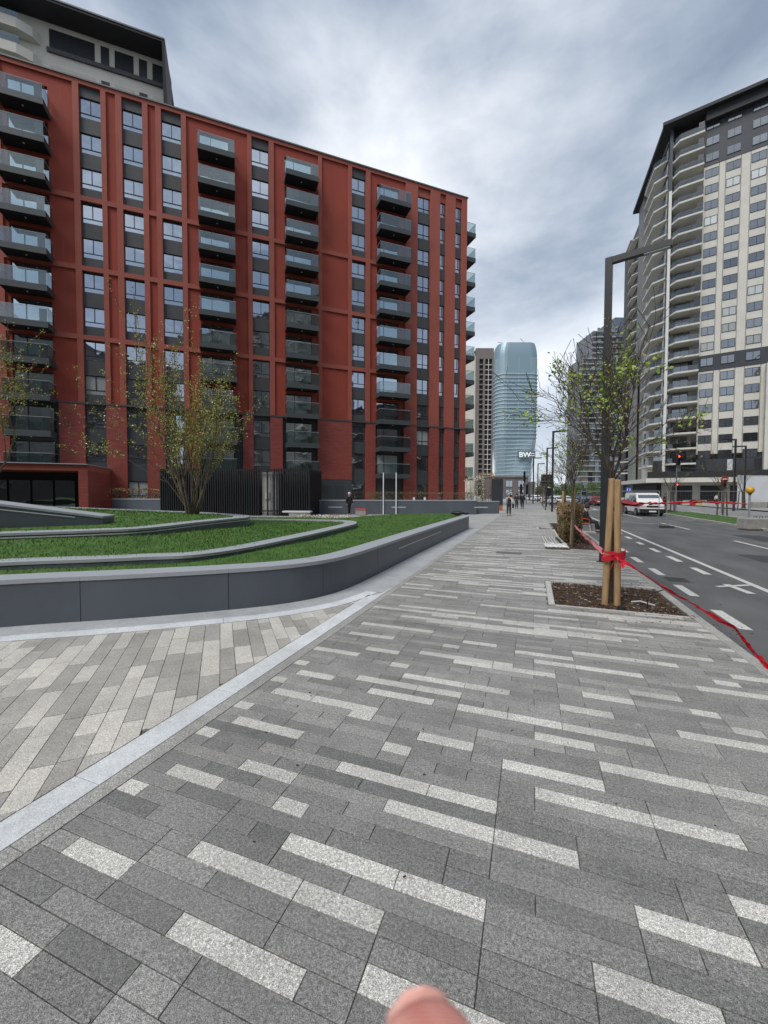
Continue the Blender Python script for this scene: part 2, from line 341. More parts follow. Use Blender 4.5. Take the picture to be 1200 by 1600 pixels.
for r in range(-20, rows):
    y0 = ROW0+r*.1
    # segments
    k = math.floor((XL-PHASE)/.2); kend = math.ceil((XR-PHASE)/.2); prev_light = False
    rowtone = random.uniform(-.04, .05)
    while k < kend:
        L_ = lightmap.get((r, k))
        if r < LROWS and L_:
            k0, k1 = L_; rem = k1-k; n = min(rem, random.choice([2, 3, 3, 4])) if rem > 3 else rem
            bucket = random.choice([6, 7, 7])
        else:
            n = random.choice([2, 2, 3, 3, 4, 1])
            if r < LROWS:
                for j in range(1, n):
                    if (r, k+j) in lightmap: n = j; break
                bucket = random.choice([0, 0, 1, 1, 2, 2, 3, 4]) if r < 24 else random.choice([2, 3, 3, 4, 4, 5])  # greys past the near rows are paler: grazing sky sheen put into tone
            else:
                if random.random() < (.62 if prev_light else .16): bucket = random.choice([6, 7]); n = random.choice([2, 3, 3])
                else: bucket = random.choice([3, 4, 4, 5, 5, 5])  # far greys paler still, the same sky sheen set in their tone
        if r < LROWS and bucket < 6 and vis_size(PHASE+k*.2, y0) == 0 and vis_size(PHASE+(k+n)*.2, y0) == 0 and random.random() < .16: bucket = 7
        prev_light = bucket >= 6
        n = min(n, kend-k)
        x0 = PHASE+k*.2; x1 = x0+n*.2; k += n
        c = inpit(x0, x1, y0)
        parts_ = [(x0, x1)]
        if c:
            parts_ = []
            if x0 < c[0]-.10: parts_.append((x0, c[0]-.10))
        for (a, b) in parts_:
            a2 = max(a, XL); b2 = min(b, XR)
            if b2-a2 < .03: continue
            cand.append((a2, b2, y0, bucket, abs(b2-a2-n*.2) < 1e-6, n))
cand.sort(key=lambda c: -vis_size((c[0]+c[1])/2, c[2]+.05))
for i, (a, b, y0, bu, full, n) in enumerate(cand):
    dz = random.uniform(-.0012, .0012)
    if i < 296:
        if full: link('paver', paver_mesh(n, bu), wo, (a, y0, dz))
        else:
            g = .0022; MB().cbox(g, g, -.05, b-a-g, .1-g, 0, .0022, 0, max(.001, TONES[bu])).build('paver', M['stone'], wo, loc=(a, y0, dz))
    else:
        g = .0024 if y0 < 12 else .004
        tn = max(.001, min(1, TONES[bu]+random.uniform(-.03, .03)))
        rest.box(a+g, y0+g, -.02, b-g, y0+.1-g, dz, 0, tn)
rest.build('paver_field', M['stone'], wo, kind='stuff')
# far continuation of the sidewalk
MB().box(XL, Y_END, -.1, XR, 400, -.002).build('pavement', far_paving, kind='structure')

# kerb stones along the road
kroot = empty('kerb', (0, 0, 0)); kroot['kind'] = 'structure'
km = MB().cbox(0, .003, -.3, .135, .997, 0, .008, 0, .5).mesh('kerb_stone', M['stone'])
for i in range(-3, 75): link('kerb_stone', km, kroot, (XR+.004, i*1.0, .001))
# border: grey edge course + pale granite slabs, then pale apron beside the curved wall
edge = empty('paved_border', (0, 0, 0)); edge['kind'] = 'structure'
em = MB().cbox(.002, .003, -.05, .118, .997, 0, .002, 0, .42).mesh('edge_stone', M['stone'])
for i in range(-2, 60): link('edge_stone', em, edge, (XL-.122, i*1.0+.2, .001))
bm_ = MB().cbox(.002, .003, -.05, .218, 1.197, 0, .002, 0, .95).mesh('granite_slab', M['pale'])
for i in range(-2, 6): link('granite_slab', bm_, edge, (XL-.122-.222, i*1.2-.75, .002))
# junction wedge where the two white bands meet
MB().prism([(-3.3, 4.2), (-2.445, 4.2), (-2.445, 9), (-3.1, 9)], -.06, -.0105, 0, .6).build('granite_bed', M['pale'], edge)
MB().prism([(-2.664, 5.25), (-2.444, 5.25), (-2.444, 7.2), (-2.52, 6.2), (-2.60, 5.75), (-2.664, 5.6)], -.05, .0015, 0, .95).build('granite_slab', M['pale'], edge)

# curved wall curve (foot) and offset helpers
def catmull(P, n=8):
    P = [Vector((p[0], p[1])) for p in P]; out = []
    Q = [P[0]*2-P[1]]+P+[P[-1]*2-P[-2]]
    for i in range(1, len(Q)-2):
        for j in range(n):
            t = j/n; a, b, c, d = Q[i-1:i+3]
            out.append(.5*((2*b)+(-a+c)*t+(2*a-5*b+4*c-d)*t*t+(-a+3*b-3*c+d)*t**3))
    out.append(P[-1]); return out
def offset(P, d):
    out = []
    for i, p in enumerate(P):
        t = (P[min(i+1, len(P)-1)]-P[max(i-1, 0)]).normalized(); out.append(p+Vector((-t.y, t.x))*d)
    return out
def arclen(P):
    s = [0]
    for i in range(1, len(P)): s.append(s[-1]+(P[i]-P[i-1]).length)
    return s
def subline(P, a, b):
    s = arclen(P); out = []
    def at(q):
        for i in range(1, len(P)):
            if s[i] >= q: return P[i-1].lerp(P[i], (q-s[i-1])/max(1e-9, s[i]-s[i-1]))
        return P[-1]
    out.append(at(a)); out += [P[i] for i in range(len(P)) if a+1e-4 < s[i] < b-1e-4]; out.append(at(b)); return out
WALL1 = catmull([(-12.0, -1.6), (-9.0, 1.1), (-6.53, 3.17), (-5.40, 3.98), (-4.40, 4.78), (-3.72, 5.45), (-3.32, 6.2), (-3.18, 7.2), (-3.15, 9), (-3.13, 12), (-3.06, 16), (-2.98, 20.4)], 8)
# white strip following the wall, .55 out, and granite apron between
def strip(root, P, d0, d1, z0, z1, name, m, step, gap, tone, skip_end=None):
    A, B = offset(P, d0), offset(P, d1); tot = arclen(P)[-1]; s = 0
    sa = arclen(P)
    while s < tot-.05:
        e_ = min(tot, s+step)
        line = subline(P, s+gap/2, e_-gap/2)
        a, b = offset(line, d0), offset(line, d1)
        n = len(line)
        vs = [(p.x, p.y, z0) for p in a]+[(p.x, p.y, z0) for p in b]+[(p.x, p.y, z1) for p in a]+[(p.x, p.y, z1) for p in b]
        fs = []
        for i in range(n-1):
            fs += [(2*n+i, 2*n+i+1, 3*n+i+1, 3*n+i), (i, i+1, 2*n+i+1, 2*n+i), (n+i+1, n+i, 3*n+i, 3*n+i+1)]
        fs += [(0, 2*n, 3*n, n), (n-1, 2*n-1, 4*n-1, 3*n-1)]
        MB().add(vs, fs, 0, tone).build(name, m, root); s = e_
STRIP_END = 9.0
sarc = arclen(WALL1)
# find the arc position where the offset strip meets the border
send = 0
for i, p in enumerate(offset(WALL1, -.62)):
    if p.x > -2.62 and send == 0: send = sarc[i]
W1S = subline(WALL1, 0, send+.1)
strip(edge, W1S, -.42, -.64, -.05, .002, 'granite_slab', M['pale'], 1.25, .004, .93)
apron = MB(); A = WALL1; n = len(A)
inn = offset(A, .05)
vs = [(p.x, p.y, -.004) for p in inn]
lim = []
for i, p in enumerate(offset(A, -.415)):
    if sarc[i] <= send: lim.append((p.x, p.y, -.004))
    else: lim.append((-2.446, max(p.y, lim[-1][1]+.01), -.004))
apron.add(vs+lim, [(i, i+1, n+i+1, n+i) for i in range(n-1)], 0, .30)
apron.build('granite_apron', M['pale'], edge)

# ---- tan paved plaza on the left, stones at an angle
plaza = MB(); PD = Vector((-.672, .741)); PN = Vector((.741, .672))
so_ = offset(W1S, -.655)
outline = [(p.x, p.y) for p in so_ if p.y > -3]+[(-2.668, 5.12), (-2.668, -3.0)]
def inside(poly, x, y):
    c = False; n = len(poly); j = n-1
    for i in range(n):
        if (poly[i][1] > y) != (poly[j][1] > y) and x < (poly[j][0]-poly[i][0])*(y-poly[i][1])/(poly[j][1]-poly[i][1]+1e-12)+poly[i][0]: c = not c
        j = i
    return c
def clip(poly, a, b, keep_left=True):
    """clip convex/concave poly by line a->b, keep the left side"""
    out = []; n = len(poly); d = b-a
    def sd(p): return d.x*(p.y-a.y)-d.y*(p.x-a.x)
    for i in range(n):
        p, q = poly[i], poly[(i+1) % n]; sp, sq = sd(p), sd(q)
        if sp >= 0: out.append(p)
        if (sp >= 0) != (sq >= 0): out.append(p+(q-p)*(sp/(sp-sq)))
    return out
plaza.prism([(p[0], p[1]) for p in outline][::-1], -.1, -.014)
po = plaza.build('plaza_pavement', sand, kind='structure')
tanc = []
v = -9.0; lineB0, lineB1 = Vector((-2.668, 6)), Vector((-2.668, -3))
ii = 0
while v < 1.9:
    w = random.choice([.15, .15, .15, .18]); u = -6+random.uniform(0, .5)
    while u < 11:
        ln = random.choice([.3, .4, .5, .6, .6]); cx = PD*(u+ln/2)+PN*(v+w/2)
        if -12 < cx.x < -2.3 and -2.5 < cx.y < 6:
            g = .003
            q = [PD*(u+a)+PN*(v+b) for a, b in ((g, g), (g, w-g), (ln-g, w-g), (ln-g, g))]
            q = clip(q, Vector((-2.672, -3)), Vector((-2.672, 6)))
            if len(q) >= 3:
                # clip against the white strip (local tangent line)
                best = min(range(len(so_)-1), key=lambda i_: (so_[i_]-cx).length)
                for bb in range(max(0, best-1), min(len(so_)-1, best+2)):
                    q = clip(q, so_[bb+1]+Vector((0, 0)), so_[bb]) if len(q) >= 3 else q
            if len(q) >= 3: tanc.append((q, random.choice([.0, .08, .12, .2, .75, .85, 1.0]), cx))
        u += ln
    v += w
tanc.sort(key=lambda t: -vis_size(t[2].x, t[2].y))
trest = MB()
for i, (q, tone, cx) in enumerate(tanc):
    q = [p for p in q]
    ar = sum(q[j].x*q[(j+1) % len(q)].y-q[(j+1) % len(q)].x*q[j].y for j in range(len(q)))
    if abs(ar) < .004: continue
    if ar < 0: q = q[::-1]
    dz = random.uniform(-.001, .001)
    if i < 290: MB().prism(q, -.03, dz, 0, max(tone, .001)).build('paver', M['tan'], po)
    else: trest.prism(q, -.03, dz, 0, max(tone, .001))
trest.build('paver_field', M['tan'], po, kind='stuff')

# ================================================================== TERRACES
GRASS = mat('grass', (.028, .078, .007), .8, 0, 2.2, col2=(.060, .135, .014), rnd=0)
GBLADE = mat('grass_blade', (.038, .115, .010), .6, 0, 1.6, col2=(.085, .18, .022))
def ribbon_wall(root, P, z0, z1, thick, cop, joints, zc=.06, led=None, m=None, side=1):
    """P runs with the lawn on its left (side=1)."""
    tot = arclen(P)[-1]; js = [0]+[j for j in joints if 0 < j < tot]+[tot]
    for a, b in zip(js[:-1], js[1:]):
        ln = subline(P, a+.004, b-.004); A_, B_ = ln, offset(ln, thick*side); n = len(ln)
        vs = [(p.x, p.y, z0) for p in A_]+[(p.x, p.y, z0) for p in B_]+[(p.x, p.y, z1-zc) for p in A_]+[(p.x, p.y, z1-zc) for p in B_]
        fs = []
        for i in range(n-1): fs += [(2*n+i, 2*n+i+1, 3*n+i+1, 3*n+i), (i, i+1, 2*n+i+1, 2*n+i), (n+i+1, n+i, 3*n+i, 3*n+i+1)]
        fs += [(0, 2*n, 3*n, n), (n-1, 2*n-1, 4*n-1, 3*n-1)]
        MB().add(vs, fs).build('wall_panel', m or M['slate'], root)
        ln = subline(P, a+.001, b-.001); A_, B_ = offset(ln, -.012*side), offset(ln, cop*side)
        vs = [(p.x, p.y, z1-zc+.001) for p in A_]+[(p.x, p.y, z1-zc+.001) for p in B_]+[(p.x, p.y, z1) for p in A_]+[(p.x, p.y, z1) for p in B_]
        MB().add(vs, fs).build('coping', M['copstone'], root)
    if led:
        a, b, zl = led; ln = subline(P, a, b); A_ = offset(ln, -.006*side); n = len(ln)
        vs = [(p.x, p.y, zl) for p in A_]+[(p.x, p.y, zl+.025) for p in A_]
        o = MB().add(vs, [(i, i+1, n+i+1, n+i) for i in range(n-1)]).build('light_strip', mat('light_strip', (.55, .56, .56), .4), root)
r1 = empty('planter_wall', (-4.2, 4.75, 0), 0, 'long dark slate retaining wall with pale coping curving along the front of the lawn', 'planter wall')
W1 = [p-Vector((-4.2, 4.75)) for p in WALL1]
s1 = arclen(W1)
def arc_at_px(P, x, org):
    best, bi = 1e9, 0
    for i, p in enumerate(P):
        d = Vector((p.x+org[0], p.y+org[1], 0))-CAMP; px = 600+F0*d.dot(RT)/d.dot(FW) if d.dot(FW) > .1 else 1e6
        if abs(px-x) < best: best, bi = abs(px-x), i
    return arclen(P)[bi]
j1 = [arc_at_px(W1, 357, (-4.2, 4.75)), arc_at_px(W1, 505, (-4.2, 4.75))]
base = j1[0]; jj = [base-1.9*k for k in range(1, 8)]+j1+[j1[1]+2.1*k for k in range(1, 9)]
ribbon_wall(r1, W1, -.05, .62, .30, .42, sorted(jj), led=(arc_at_px(W1, 625, (-4.2, 4.75)), arc_at_px(W1, 690, (-4.2, 4.75)), .36))
# end face return of the wall
def PX(l, z): return [G(x, y, z).xy for x, y in l]
c2 = PX([(-260, 905), (-120, 888), (0, 879), (150, 873.5), (230, 870), (300, 867), (376, 857), (440, 844.5), (500, 831.5), (545, 821), (556, 817.5), (554, 814.5), (530, 812.5), (450, 811), (389, 810), (300, 808)], .72)
WALL2 = catmull([(p.x, p.y) for p in c2], 5)
org2 = c2[4]
r2 = empty('planter_wall', (org2.x, org2.y, 0), 0, 'low middle kerb wall with pale coping ending in a rounded tip in the lawn', 'planter wall')
ribbon_wall(r2, [p-org2 for p in WALL2], .4, .72, .25, .40, [2.2*k+.7 for k in range(1, 20)], zc=.05)
c3 = PX([(-260, 843), (-120, 838), (0, 833.5), (150, 828.5), (230, 824.5), (306, 816), (360, 810.5), (385, 808.2), (389, 806.5), (385, 804.8), (340, 801.5), (300, 799.5), (180, 795), (75, 791), (-100, 787)], .97)
WALL3 = catmull([(p.x, p.y) for p in c3], 5)
org3 = c3[4]
r3 = empty('planter_wall', (org3.x, org3.y, 0), 0, 'upper curved slate wall with a light strip around the lawn of the multi-stem tree', 'planter wall')
w3 = [p-org3 for p in WALL3]
ribbon_wall(r3, w3, .5, .97, .25, .50, [arc_at_px(w3, 25, org3), arc_at_px(w3, 306, org3)], zc=.05, led=(0, arc_at_px(w3, 389, org3), .865))
# ramp wall at far left
a4, b4 = G(-140, 772, 1.5), DP(0, 787, 8.6); b4e = DP(160, 806.5, 9.6)
rw = empty('planter_wall', (b4e.x, b4e.y, 0), 0, 'sloping dark wall with pale coping sinking into the lawn at the far left', 'planter wall')
pA = Vector((b4.x, b4.y, b4.z)); pB = Vector((b4e.x, b4e.y, b4e.z)); pA0 = pA+(pA-pB)*1.2
bk = Vector((-.30, .50, 0)); o_ = Vector((b4e.x, b4e.y, 0))
f4 = [(0, 1, 5, 4), (1, 2, 6, 5), (2, 3, 7, 6), (3, 0, 4, 7), (4, 5, 6, 7), (0, 3, 2, 1)]
def wedge(P0, P1, back, zb, zt0, zt1):
    return [(P0.x, P0.y, zb), (P1.x, P1.y, zb), (P1.x+back.x, P1.y+back.y, zb), (P0.x+back.x, P0.y+back.y, zb),
            (P0.x, P0.y, zt0), (P1.x, P1.y, zt1), (P1.x+back.x, P1.y+back.y, zt1), (P0.x+back.x, P0.y+back.y, zt0)]
MB().add([Vector(v)-o_ for v in wedge(pA0, pB, bk, .7, pA0.z-.06, pB.z-.05)], f4).build('wall_panel', M['slate'], rw)
cp = wedge(pA0+Vector((.005, -.01, 0)), pB+Vector((.01, -.01, 0)), bk*1.1, 0, pA0.z, pB.z)
cp = [Vector(v)-o_ for v in cp]; top = cp[4:]; bot = [Vector((v.x, v.y, v.z-.05)) for v in top]
MB().add(bot+top, f4).build('coping', M['copstone'], rw)
lv = [pA0, pB.lerp(pA0, .13)]
MB().add([Vector((p.x+.012, p.y-.02, p.z+dz_))-o_ for p, dz_ in ((pA0, -.17), (lv[1], -.11), (lv[1], -.09), (pA0, -.145))], [(0, 1, 2, 3)]).build('light_strip', MATS['light_strip'], rw)

def dist_line(P, x, y):
    A_ = np.array([(p.x, p.y) for p in P]); B_ = A_[1:]; A_ = A_[:-1]; d = B_-A_; L2 = (d**2).sum(1)+1e-9
    t = np.clip(((x[:, None]-A_[None, :, 0])*d[None, :, 0]+(y[:, None]-A_[None, :, 1])*d[None, :, 1])/L2, 0, 1)
    qx = A_[None, :, 0]+t*d[None, :, 0]-x[:, None]; qy = A_[None, :, 1]+t*d[None, :, 1]-y[:, None]
    return np.sqrt(qx*qx+qy*qy).min(1)
def inside_np(poly, x, y):
    c = np.zeros(len(x), bool); n = len(poly); j = n-1
    for i in range(n):
        xi, yi, xj, yj = poly[i][0], poly[i][1], poly[j][0], poly[j][1]
        m_ = ((yi > y) != (yj > y)) & (x < (xj-xi)*(y-yi)/(yj-yi+1e-12)+xi); c ^= m_; j = i
    return c
def lawn(poly, zf, name, lab, cell, blades, holes=[], bz=(.02, .05)):
    P = np.array([(p[0], p[1]) for p in poly]); x0, y0 = P.min(0); x1, y1 = P.max(0)
    nx, ny = int((x1-x0)/cell)+2, int((y1-y0)/cell)+2
    gx, gy = np.meshgrid(np.arange(nx)*cell+x0, np.arange(ny)*cell+y0, indexing='ij')
    X, Y = gx.ravel(), gy.ravel(); Z = zf(X, Y)
    cx, cy = (gx[:-1, :-1]+cell/2).ravel(), (gy[:-1, :-1]+cell/2).ravel()
    ok = inside_np([tuple(p) for p in P], cx, cy)
    for h in holes: ok &= ~(inside_np(h, cx, cy) & (dist_line([Vector(q) for q in h], cx, cy) > cell*1.2))
    idx = np.arange(nx*ny).reshape(nx, ny)
    q = np.stack([idx[:-1, :-1].ravel(), idx[1:, :-1].ravel(), idx[1:, 1:].ravel(), idx[:-1, 1:].ravel()], 1)[ok]
    used, inv = np.unique(q, return_inverse=True)
    me = bpy.data.meshes.new(name); me.from_pydata(np.stack([X, Y, Z], 1)[used].tolist(), [], inv.reshape(-1, 4).tolist()); me.materials.append(GRASS); me.update()
    o = link(name, me, None, kind='structure')
    # blades
    n = blades*4; bx = RNG.uniform(x0, x1, n); by = RNG.uniform(y0, y1, n)
    dd = np.hypot(bx, by); keep = RNG.random(n) < np.clip((6.5/dd)**1.6, .05, 1)
    hx = -math.sin(AL)*1; f = bx*FW.x+by*FW.y; r = bx*RT.x+by*RT.y
    keep &= (f > .5) & (np.abs(r/f) < 1.05)
    bx, by = bx[keep], by[keep]; k = inside_np([tuple(p) for p in P], bx, by)
    for h in holes: k &= ~inside_np(h, bx, by)
    bx, by = bx[k][:blades], by[k][:blades]; n = len(bx); bzv = zf(bx, by)
    dd = np.hypot(bx, by); sc = np.clip(dd/6, .8, 3)
    an = RNG.uniform(0, 2*math.pi, n); w = RNG.uniform(.003, .006, n)*sc; h = RNG.uniform(*bz, n)*np.clip(sc, 1, 1.3)
    lx, ly = RNG.normal(0, .014, n)*sc, RNG.normal(0, .014, n)*sc
    V = np.empty((n, 3, 3)); V[:, 0] = np.stack([bx-np.cos(an)*w, by-np.sin(an)*w, bzv-.003], 1); V[:, 1] = np.stack([bx+np.cos(an)*w, by+np.sin(an)*w, bzv-.003], 1); V[:, 2] = np.stack([bx+lx, by+ly, bzv+h], 1)
    me = bpy.data.meshes.new('grass_blades'); me.vertices.add(n*3); me.vertices.foreach_set('co', V.ravel()); me.loops.add(n*3); me.loops.foreach_set('vertex_index', np.arange(n*3, dtype=np.int32))
    me.polygons.add(n); me.polygons.foreach_set('loop_start', np.arange(0, n*3, 3, dtype=np.int32)); me.polygons.foreach_set('loop_total', np.full(n, 3, dtype=np.int32)); me.materials.append(GBLADE); me.update(calc_edges=True)
    g = link('grass', me, None, kind='stuff'); tag(g, lab, 'grass')
T1 = offset(WALL1, .25)
backs = PX([(716, 803.5), (690, 801.5), (600, 804), (530, 809.5), (389, 807), (200, 803), (-200, 800)], .57)
poly1 = [(p.x, p.y) for p in T1 if p.y > .5 and p.y < 20.2]+[(-3.25, 20.9)]+[(p.x, p.y) for p in backs]
poly1 = [(p[0], p[1]) for p in poly1]+[(-16, 8), (-12, 2)]
T2 = offset(WALL2, .12); T3 = offset(WALL3, .12)
w2l = [(p.x, p.y) for p in T2]+[(G(-300, 806, .72).x, G(-300, 806, .72).y)]
w3l = [(p.x, p.y) for p in T3]+[(G(-300, 800, .97).x, G(-300, 800, .97).y)]
def z1f(x, y): return .565+.07*np.clip(dist_line(WALL1, x, y)/1.8, 0, 1)*np.clip((9-y)/3, .0, 1)+.004*np.sin(x*3)*np.sin(y*2.3)
def z2f(x, y): return .675+.165*np.clip((10.5-y)/5, 0, 1)*np.clip(dist_line(WALL2, x, y)/2.2, 0, 1)+.004*np.sin(x*3)*np.sin(y*2.3)
def z3f(x, y): return .93+.16*np.clip(dist_line(WALL3, x, y)/3.0, 0, 1)
lawn(poly1, z1f, 'lawn', 'short green grass on the lowest lawn terrace behind the long front wall', .12, 70000, [w2l])
lawn(w2l, z2f, 'lawn', 'short green grass on the middle lawn terrace', .12, 45000, [w3l])
lawn(w3l, z3f, 'lawn', 'short green grass on the top lawn terrace under the multi-stem trees', .15, 30000)

# ================================================================== RED BUILDING
RB = Vector((-7.918, 50.36, 0)); URED = Vector((.75207, .65908, 0)); RZ = math.atan2(URED.y, URED.x)
rb = empty('apartment_building', RB, RZ, 'long red eleven storey apartment block with dark grey window columns and glass balconies', 'building')
XM = -50.0
MB().box(XM, .5, 0, 0, 18, 37.4).build('wall', M['red'], rb)
MB().box(XM, -.10, 37.4, .10, 18.1, 37.52).build('roof_edge', M['coping'], rb)
cols = {'W8': (-1.61, -.72), 'W7': (-3.69, -2.92), 'W6': (-6.61, -4.96), 'W5': (-14.52, -12.92), 'W4': (-24.88, -23.23), 'W3': (-32.81, -31.16), 'W2': (-35.93, -34.33), 'W1': (-39.12, -37.52), 'W0': (-46.75, -45.1)}
ribs = [(-.72, 0), (-2.92, -1.61), (-4.96, -3.69), (-8.16, -6.61), (-12.92, -12.4), (-14.96, -14.52), (-18.23, -17.82), (-23.23, -22.74), (-25.3, -24.88), (-31.16, -30.73), (-33.27, -32.81), (-34.33, -33.89), (-36.41, -35.93), (-37.52, -37.13), (-39.58, -39.12), (-45.1, -44.5), (-47.3, -46.75)]
panels = {'D': (-12.4, -8.16, -11.57, -8.94), 'blank': (-17.82, -14.96, None, None), 'C': (-22.74, -18.23, -21.66, -18.91), 'B': (-30.73, -25.3, -29.63, -26.72), 'p2': (-33.89, -33.27, None, None), 'p1': (-37.13, -36.41, None, None), 'A': (-44.5, -39.58, -44.15, -41.36), 'end': (XM, -47.3, None, None)}
ZT, ZP = 37.05, 9.72
for a, b in ribs:
    MB().box(a, 0, ZP, b, .499, ZT).build('pilaster', M['redrib'], rb)
MB().box(XM, -.002, ZT, .002, .499, 37.399).build('cornice', M['redrib'], rb)
spans = sorted([(v[0], v[1]) for k, v in panels.items()]+[cols[k] for k in ('W5', 'W4', 'W3', 'W2', 'W1', 'W0')])
for zb in (27.2, 21.2, 15.2):
    for a, b in spans: MB().box(a+.001, .003, zb, b-.001, .149, zb+.42).build('band', M['redrib'], rb)
tiers = [(ZP, 15.2), (15.2, 21.2), (21.2, 27.2), (27.2, ZT)]
for k, (a, b, oa, ob) in panels.items():
    if oa is None:
        for z0, z1 in tiers: MB().box(a+.001, .15, z0+.002, b-.001, .499, z1-.002).build('wall_panel', M['red'], rb)
    else:
        MB().box(a+.001, .15, ZP, oa, .499, ZT-.001).build('wall_panel', M['red'], rb)
        MB().box(ob, .15, ZP, b-.001, .499, ZT-.001).build('wall_panel', M['red'], rb)
        for r in range(9):
            MB().box(oa+.001, .15, 36.1-3*r, ob-.001, .499, (36.86-3*r) if r else ZT-.001).build('lintel', M['red'], rb)
def win_meshes(w, h, split=.5, low=.42, fw=.05, pane_mat='glass', single=False):
    f = MB(); f.box(0, .30, 0, fw, .38, h); f.box(w-fw, .30, 0, w, .38, h); f.box(fw, .30, h-fw, w-fw, .38, h); f.box(fw, .30, 0, w-fw, .38, fw)
    g = .35; p = MB()
    if low: f.box(fw, .30, low, w-fw, .38, low+fw)
    zz = low+fw if low else fw
    f.box(w*split-fw/2, .29, zz, w*split+fw/2, .38, h-fw)
    if low and single: f.box(w*split-fw/2, .29, fw, w*split+fw/2, .38, low)
    p.box(fw, g, fw, w-fw, g+.02, h-fw)
    return f.mesh('window', M['frame']), p.mesh('pane', M[pane_mat])
WM = {}
def window(parent, x, z, w, h, y=0, name='window', pane=None, **k):
    pn = pane or 'glass'; key = (round(w, 3), round(h, 3), pn, tuple(sorted(k.items())))
    if key not in WM: WM[key] = win_meshes(w, h, pane_mat=pn, **k)
    f, p = WM[key]; o = link(name, f, parent, (x, y, z)); link('pane', p, o); return o
for cn, (a, b) in cols.items():
    w = b-a; nar = w < 1.2
    for r in range(12):
        zt = 36.15-3*r; zb = zt-1.72
        if r == 11: zt, zb = 2.75, 1.0
        pn = 'curtain' if random.random() < (.16 if r > 6 else .03) and not nar else 'glass'
        if nar: window(rb, a, zb, w, zt-zb, split=.62, pane=pn)
        elif cn == 'W6': window(rb, a, zb, w, zt-zb, split=.52, low=.45, single=True, pane=pn)
        else: window(rb, a, zb, w, zt-zb, pane=pn)
        z0 = zt-3+.002 if r < 10 else (2.752 if r == 10 else 0)
        yy = .22
        MB().box(a, yy, z0, b, .499, zb-.001).build('spandrel_panel', M['spandrel'] if r < 9 else M['podgrey'], rb)
    MB().box(a, .22, 36.16, b, .499, ZT-.001).build('spandrel_panel', M['spandrel'] if cn not in ('W6', 'W7', 'W8') else M['redrib'], rb)
# podium cladding of glazed red tile
pod = [(-.72, .04), (-2.92, -1.61), (-4.96, -3.69), (-8.3, -6.61), (-12.92, -11.75), (-18.35, -14.52), (-23.23, -22.0), (-25.9, -24.88), (-31.16, -29.9), (-34.33, -32.81), (-37.52, -35.93), (-41.0, -39.12), (-45.1, -44.4), (XM, -46.75)]
for a, b in pod:
    z0 = 3.2 if a in (-18.35,) else 0
    for zz0, zz1 in ((z0, 3.7 if z0 else 3.2), (3.2 if not z0 else 3.7, 6.4), (6.4, 9.55)):
        MB().box(a, -.04, zz0+.003, b, .499, zz1-.003).build('tiled_panel', M['redtile'], rb)
MB().box(XM, -.09, 9.55, .09, .499, 9.70).build('string_course', M['spandrel'], rb)
MB().box(-18.35, -.02, 0, -14.53, .499, 3.195).build('base_panel', M['podgrey'], rb)
for a in (-17.9, -16.55): MB().box(a, -.05, .2, a+1.15, -.021, 2.5).build('service_door', mat('service_door', (.035, .042, .045), .5), rb)
# balcony recesses in the podium
for a, b in ((-11.75, -8.3), (-22.0, -18.35), (-29.9, -25.9), (-44.4, -41.0)):
    MB().box(a+.001, .30, 0, b-.001, .499, 9.54).build('recess_panel', M['podgrey'], rb)
for k_, (a_, b_, oa_, ob_) in panels.items():
    xs_ = [a_+(b_-a_)*t_ for t_ in (.25, .5, .75)] if oa_ is None and b_-a_ > 2 else ([(oa_+a_)/2] if oa_ else [])+([(ob_+b_)/2] if ob_ else [])
    for x_ in xs_: MB().box(x_-.008, .146, ZP+.1, x_+.008, .1505, ZT-.1).build('joint', M['redtile'], rb)
# balconies
BD = 1.4
def bal_meshes(w):
    sl_ = MB(); sl_.box(0, -BD, 0, w, .14, -.10+.10, 0)
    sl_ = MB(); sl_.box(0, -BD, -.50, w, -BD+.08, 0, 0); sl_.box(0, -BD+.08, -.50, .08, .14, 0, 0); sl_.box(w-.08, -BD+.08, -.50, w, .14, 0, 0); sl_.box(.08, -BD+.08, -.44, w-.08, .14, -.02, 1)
    gl_ = MB(); gl_.box(.05, -BD+.03, .0, w-.05, -BD+.045, 1.12); gl_.box(.03, -BD+.05, .0, .045, .10, 1.12); gl_.box(w-.045, -BD+.05, .0, w-.03, .10, 1.12)
    h_ = MB(); h_.box(.02, -BD+.02, 1.121, w-.02, -BD+.06, 1.15); h_.box(.02, -BD+.061, 1.121, .05, .10, 1.15); h_.box(w-.05, -BD+.061, 1.121, w-.02, .10, 1.15)
    sc_ = MB(); sc_.box(w-.62, -BD+.10, 0, w-.10, -BD+.14, 1.05)
    lm = MB(); lm.cyl((w/2, -.65, -.50), .06, .055, 10)
    return [('slab', sl_.mesh('slab', [M['slab'], M['under']])), ('railing', gl_.mesh('railing', M['rail'])), ('handrail', h_.mesh('handrail', M['copstone'])), ('privacy_screen', sc_.mesh('privacy_screen', M['spandrel'])), ('ceiling_lamp', lm.mesh('ceiling_lamp', M['white']))]
BM = {}
def balcony(parent, x, z, w, y=0, rz=0):
    if w not in BM: BM[w] = bal_meshes(w)
    sl_ = link('balcony', BM[w][0][1], parent, (x, y, z), rz=rz)
    for nm, me in BM[w][1:]: link(nm, me, sl_)
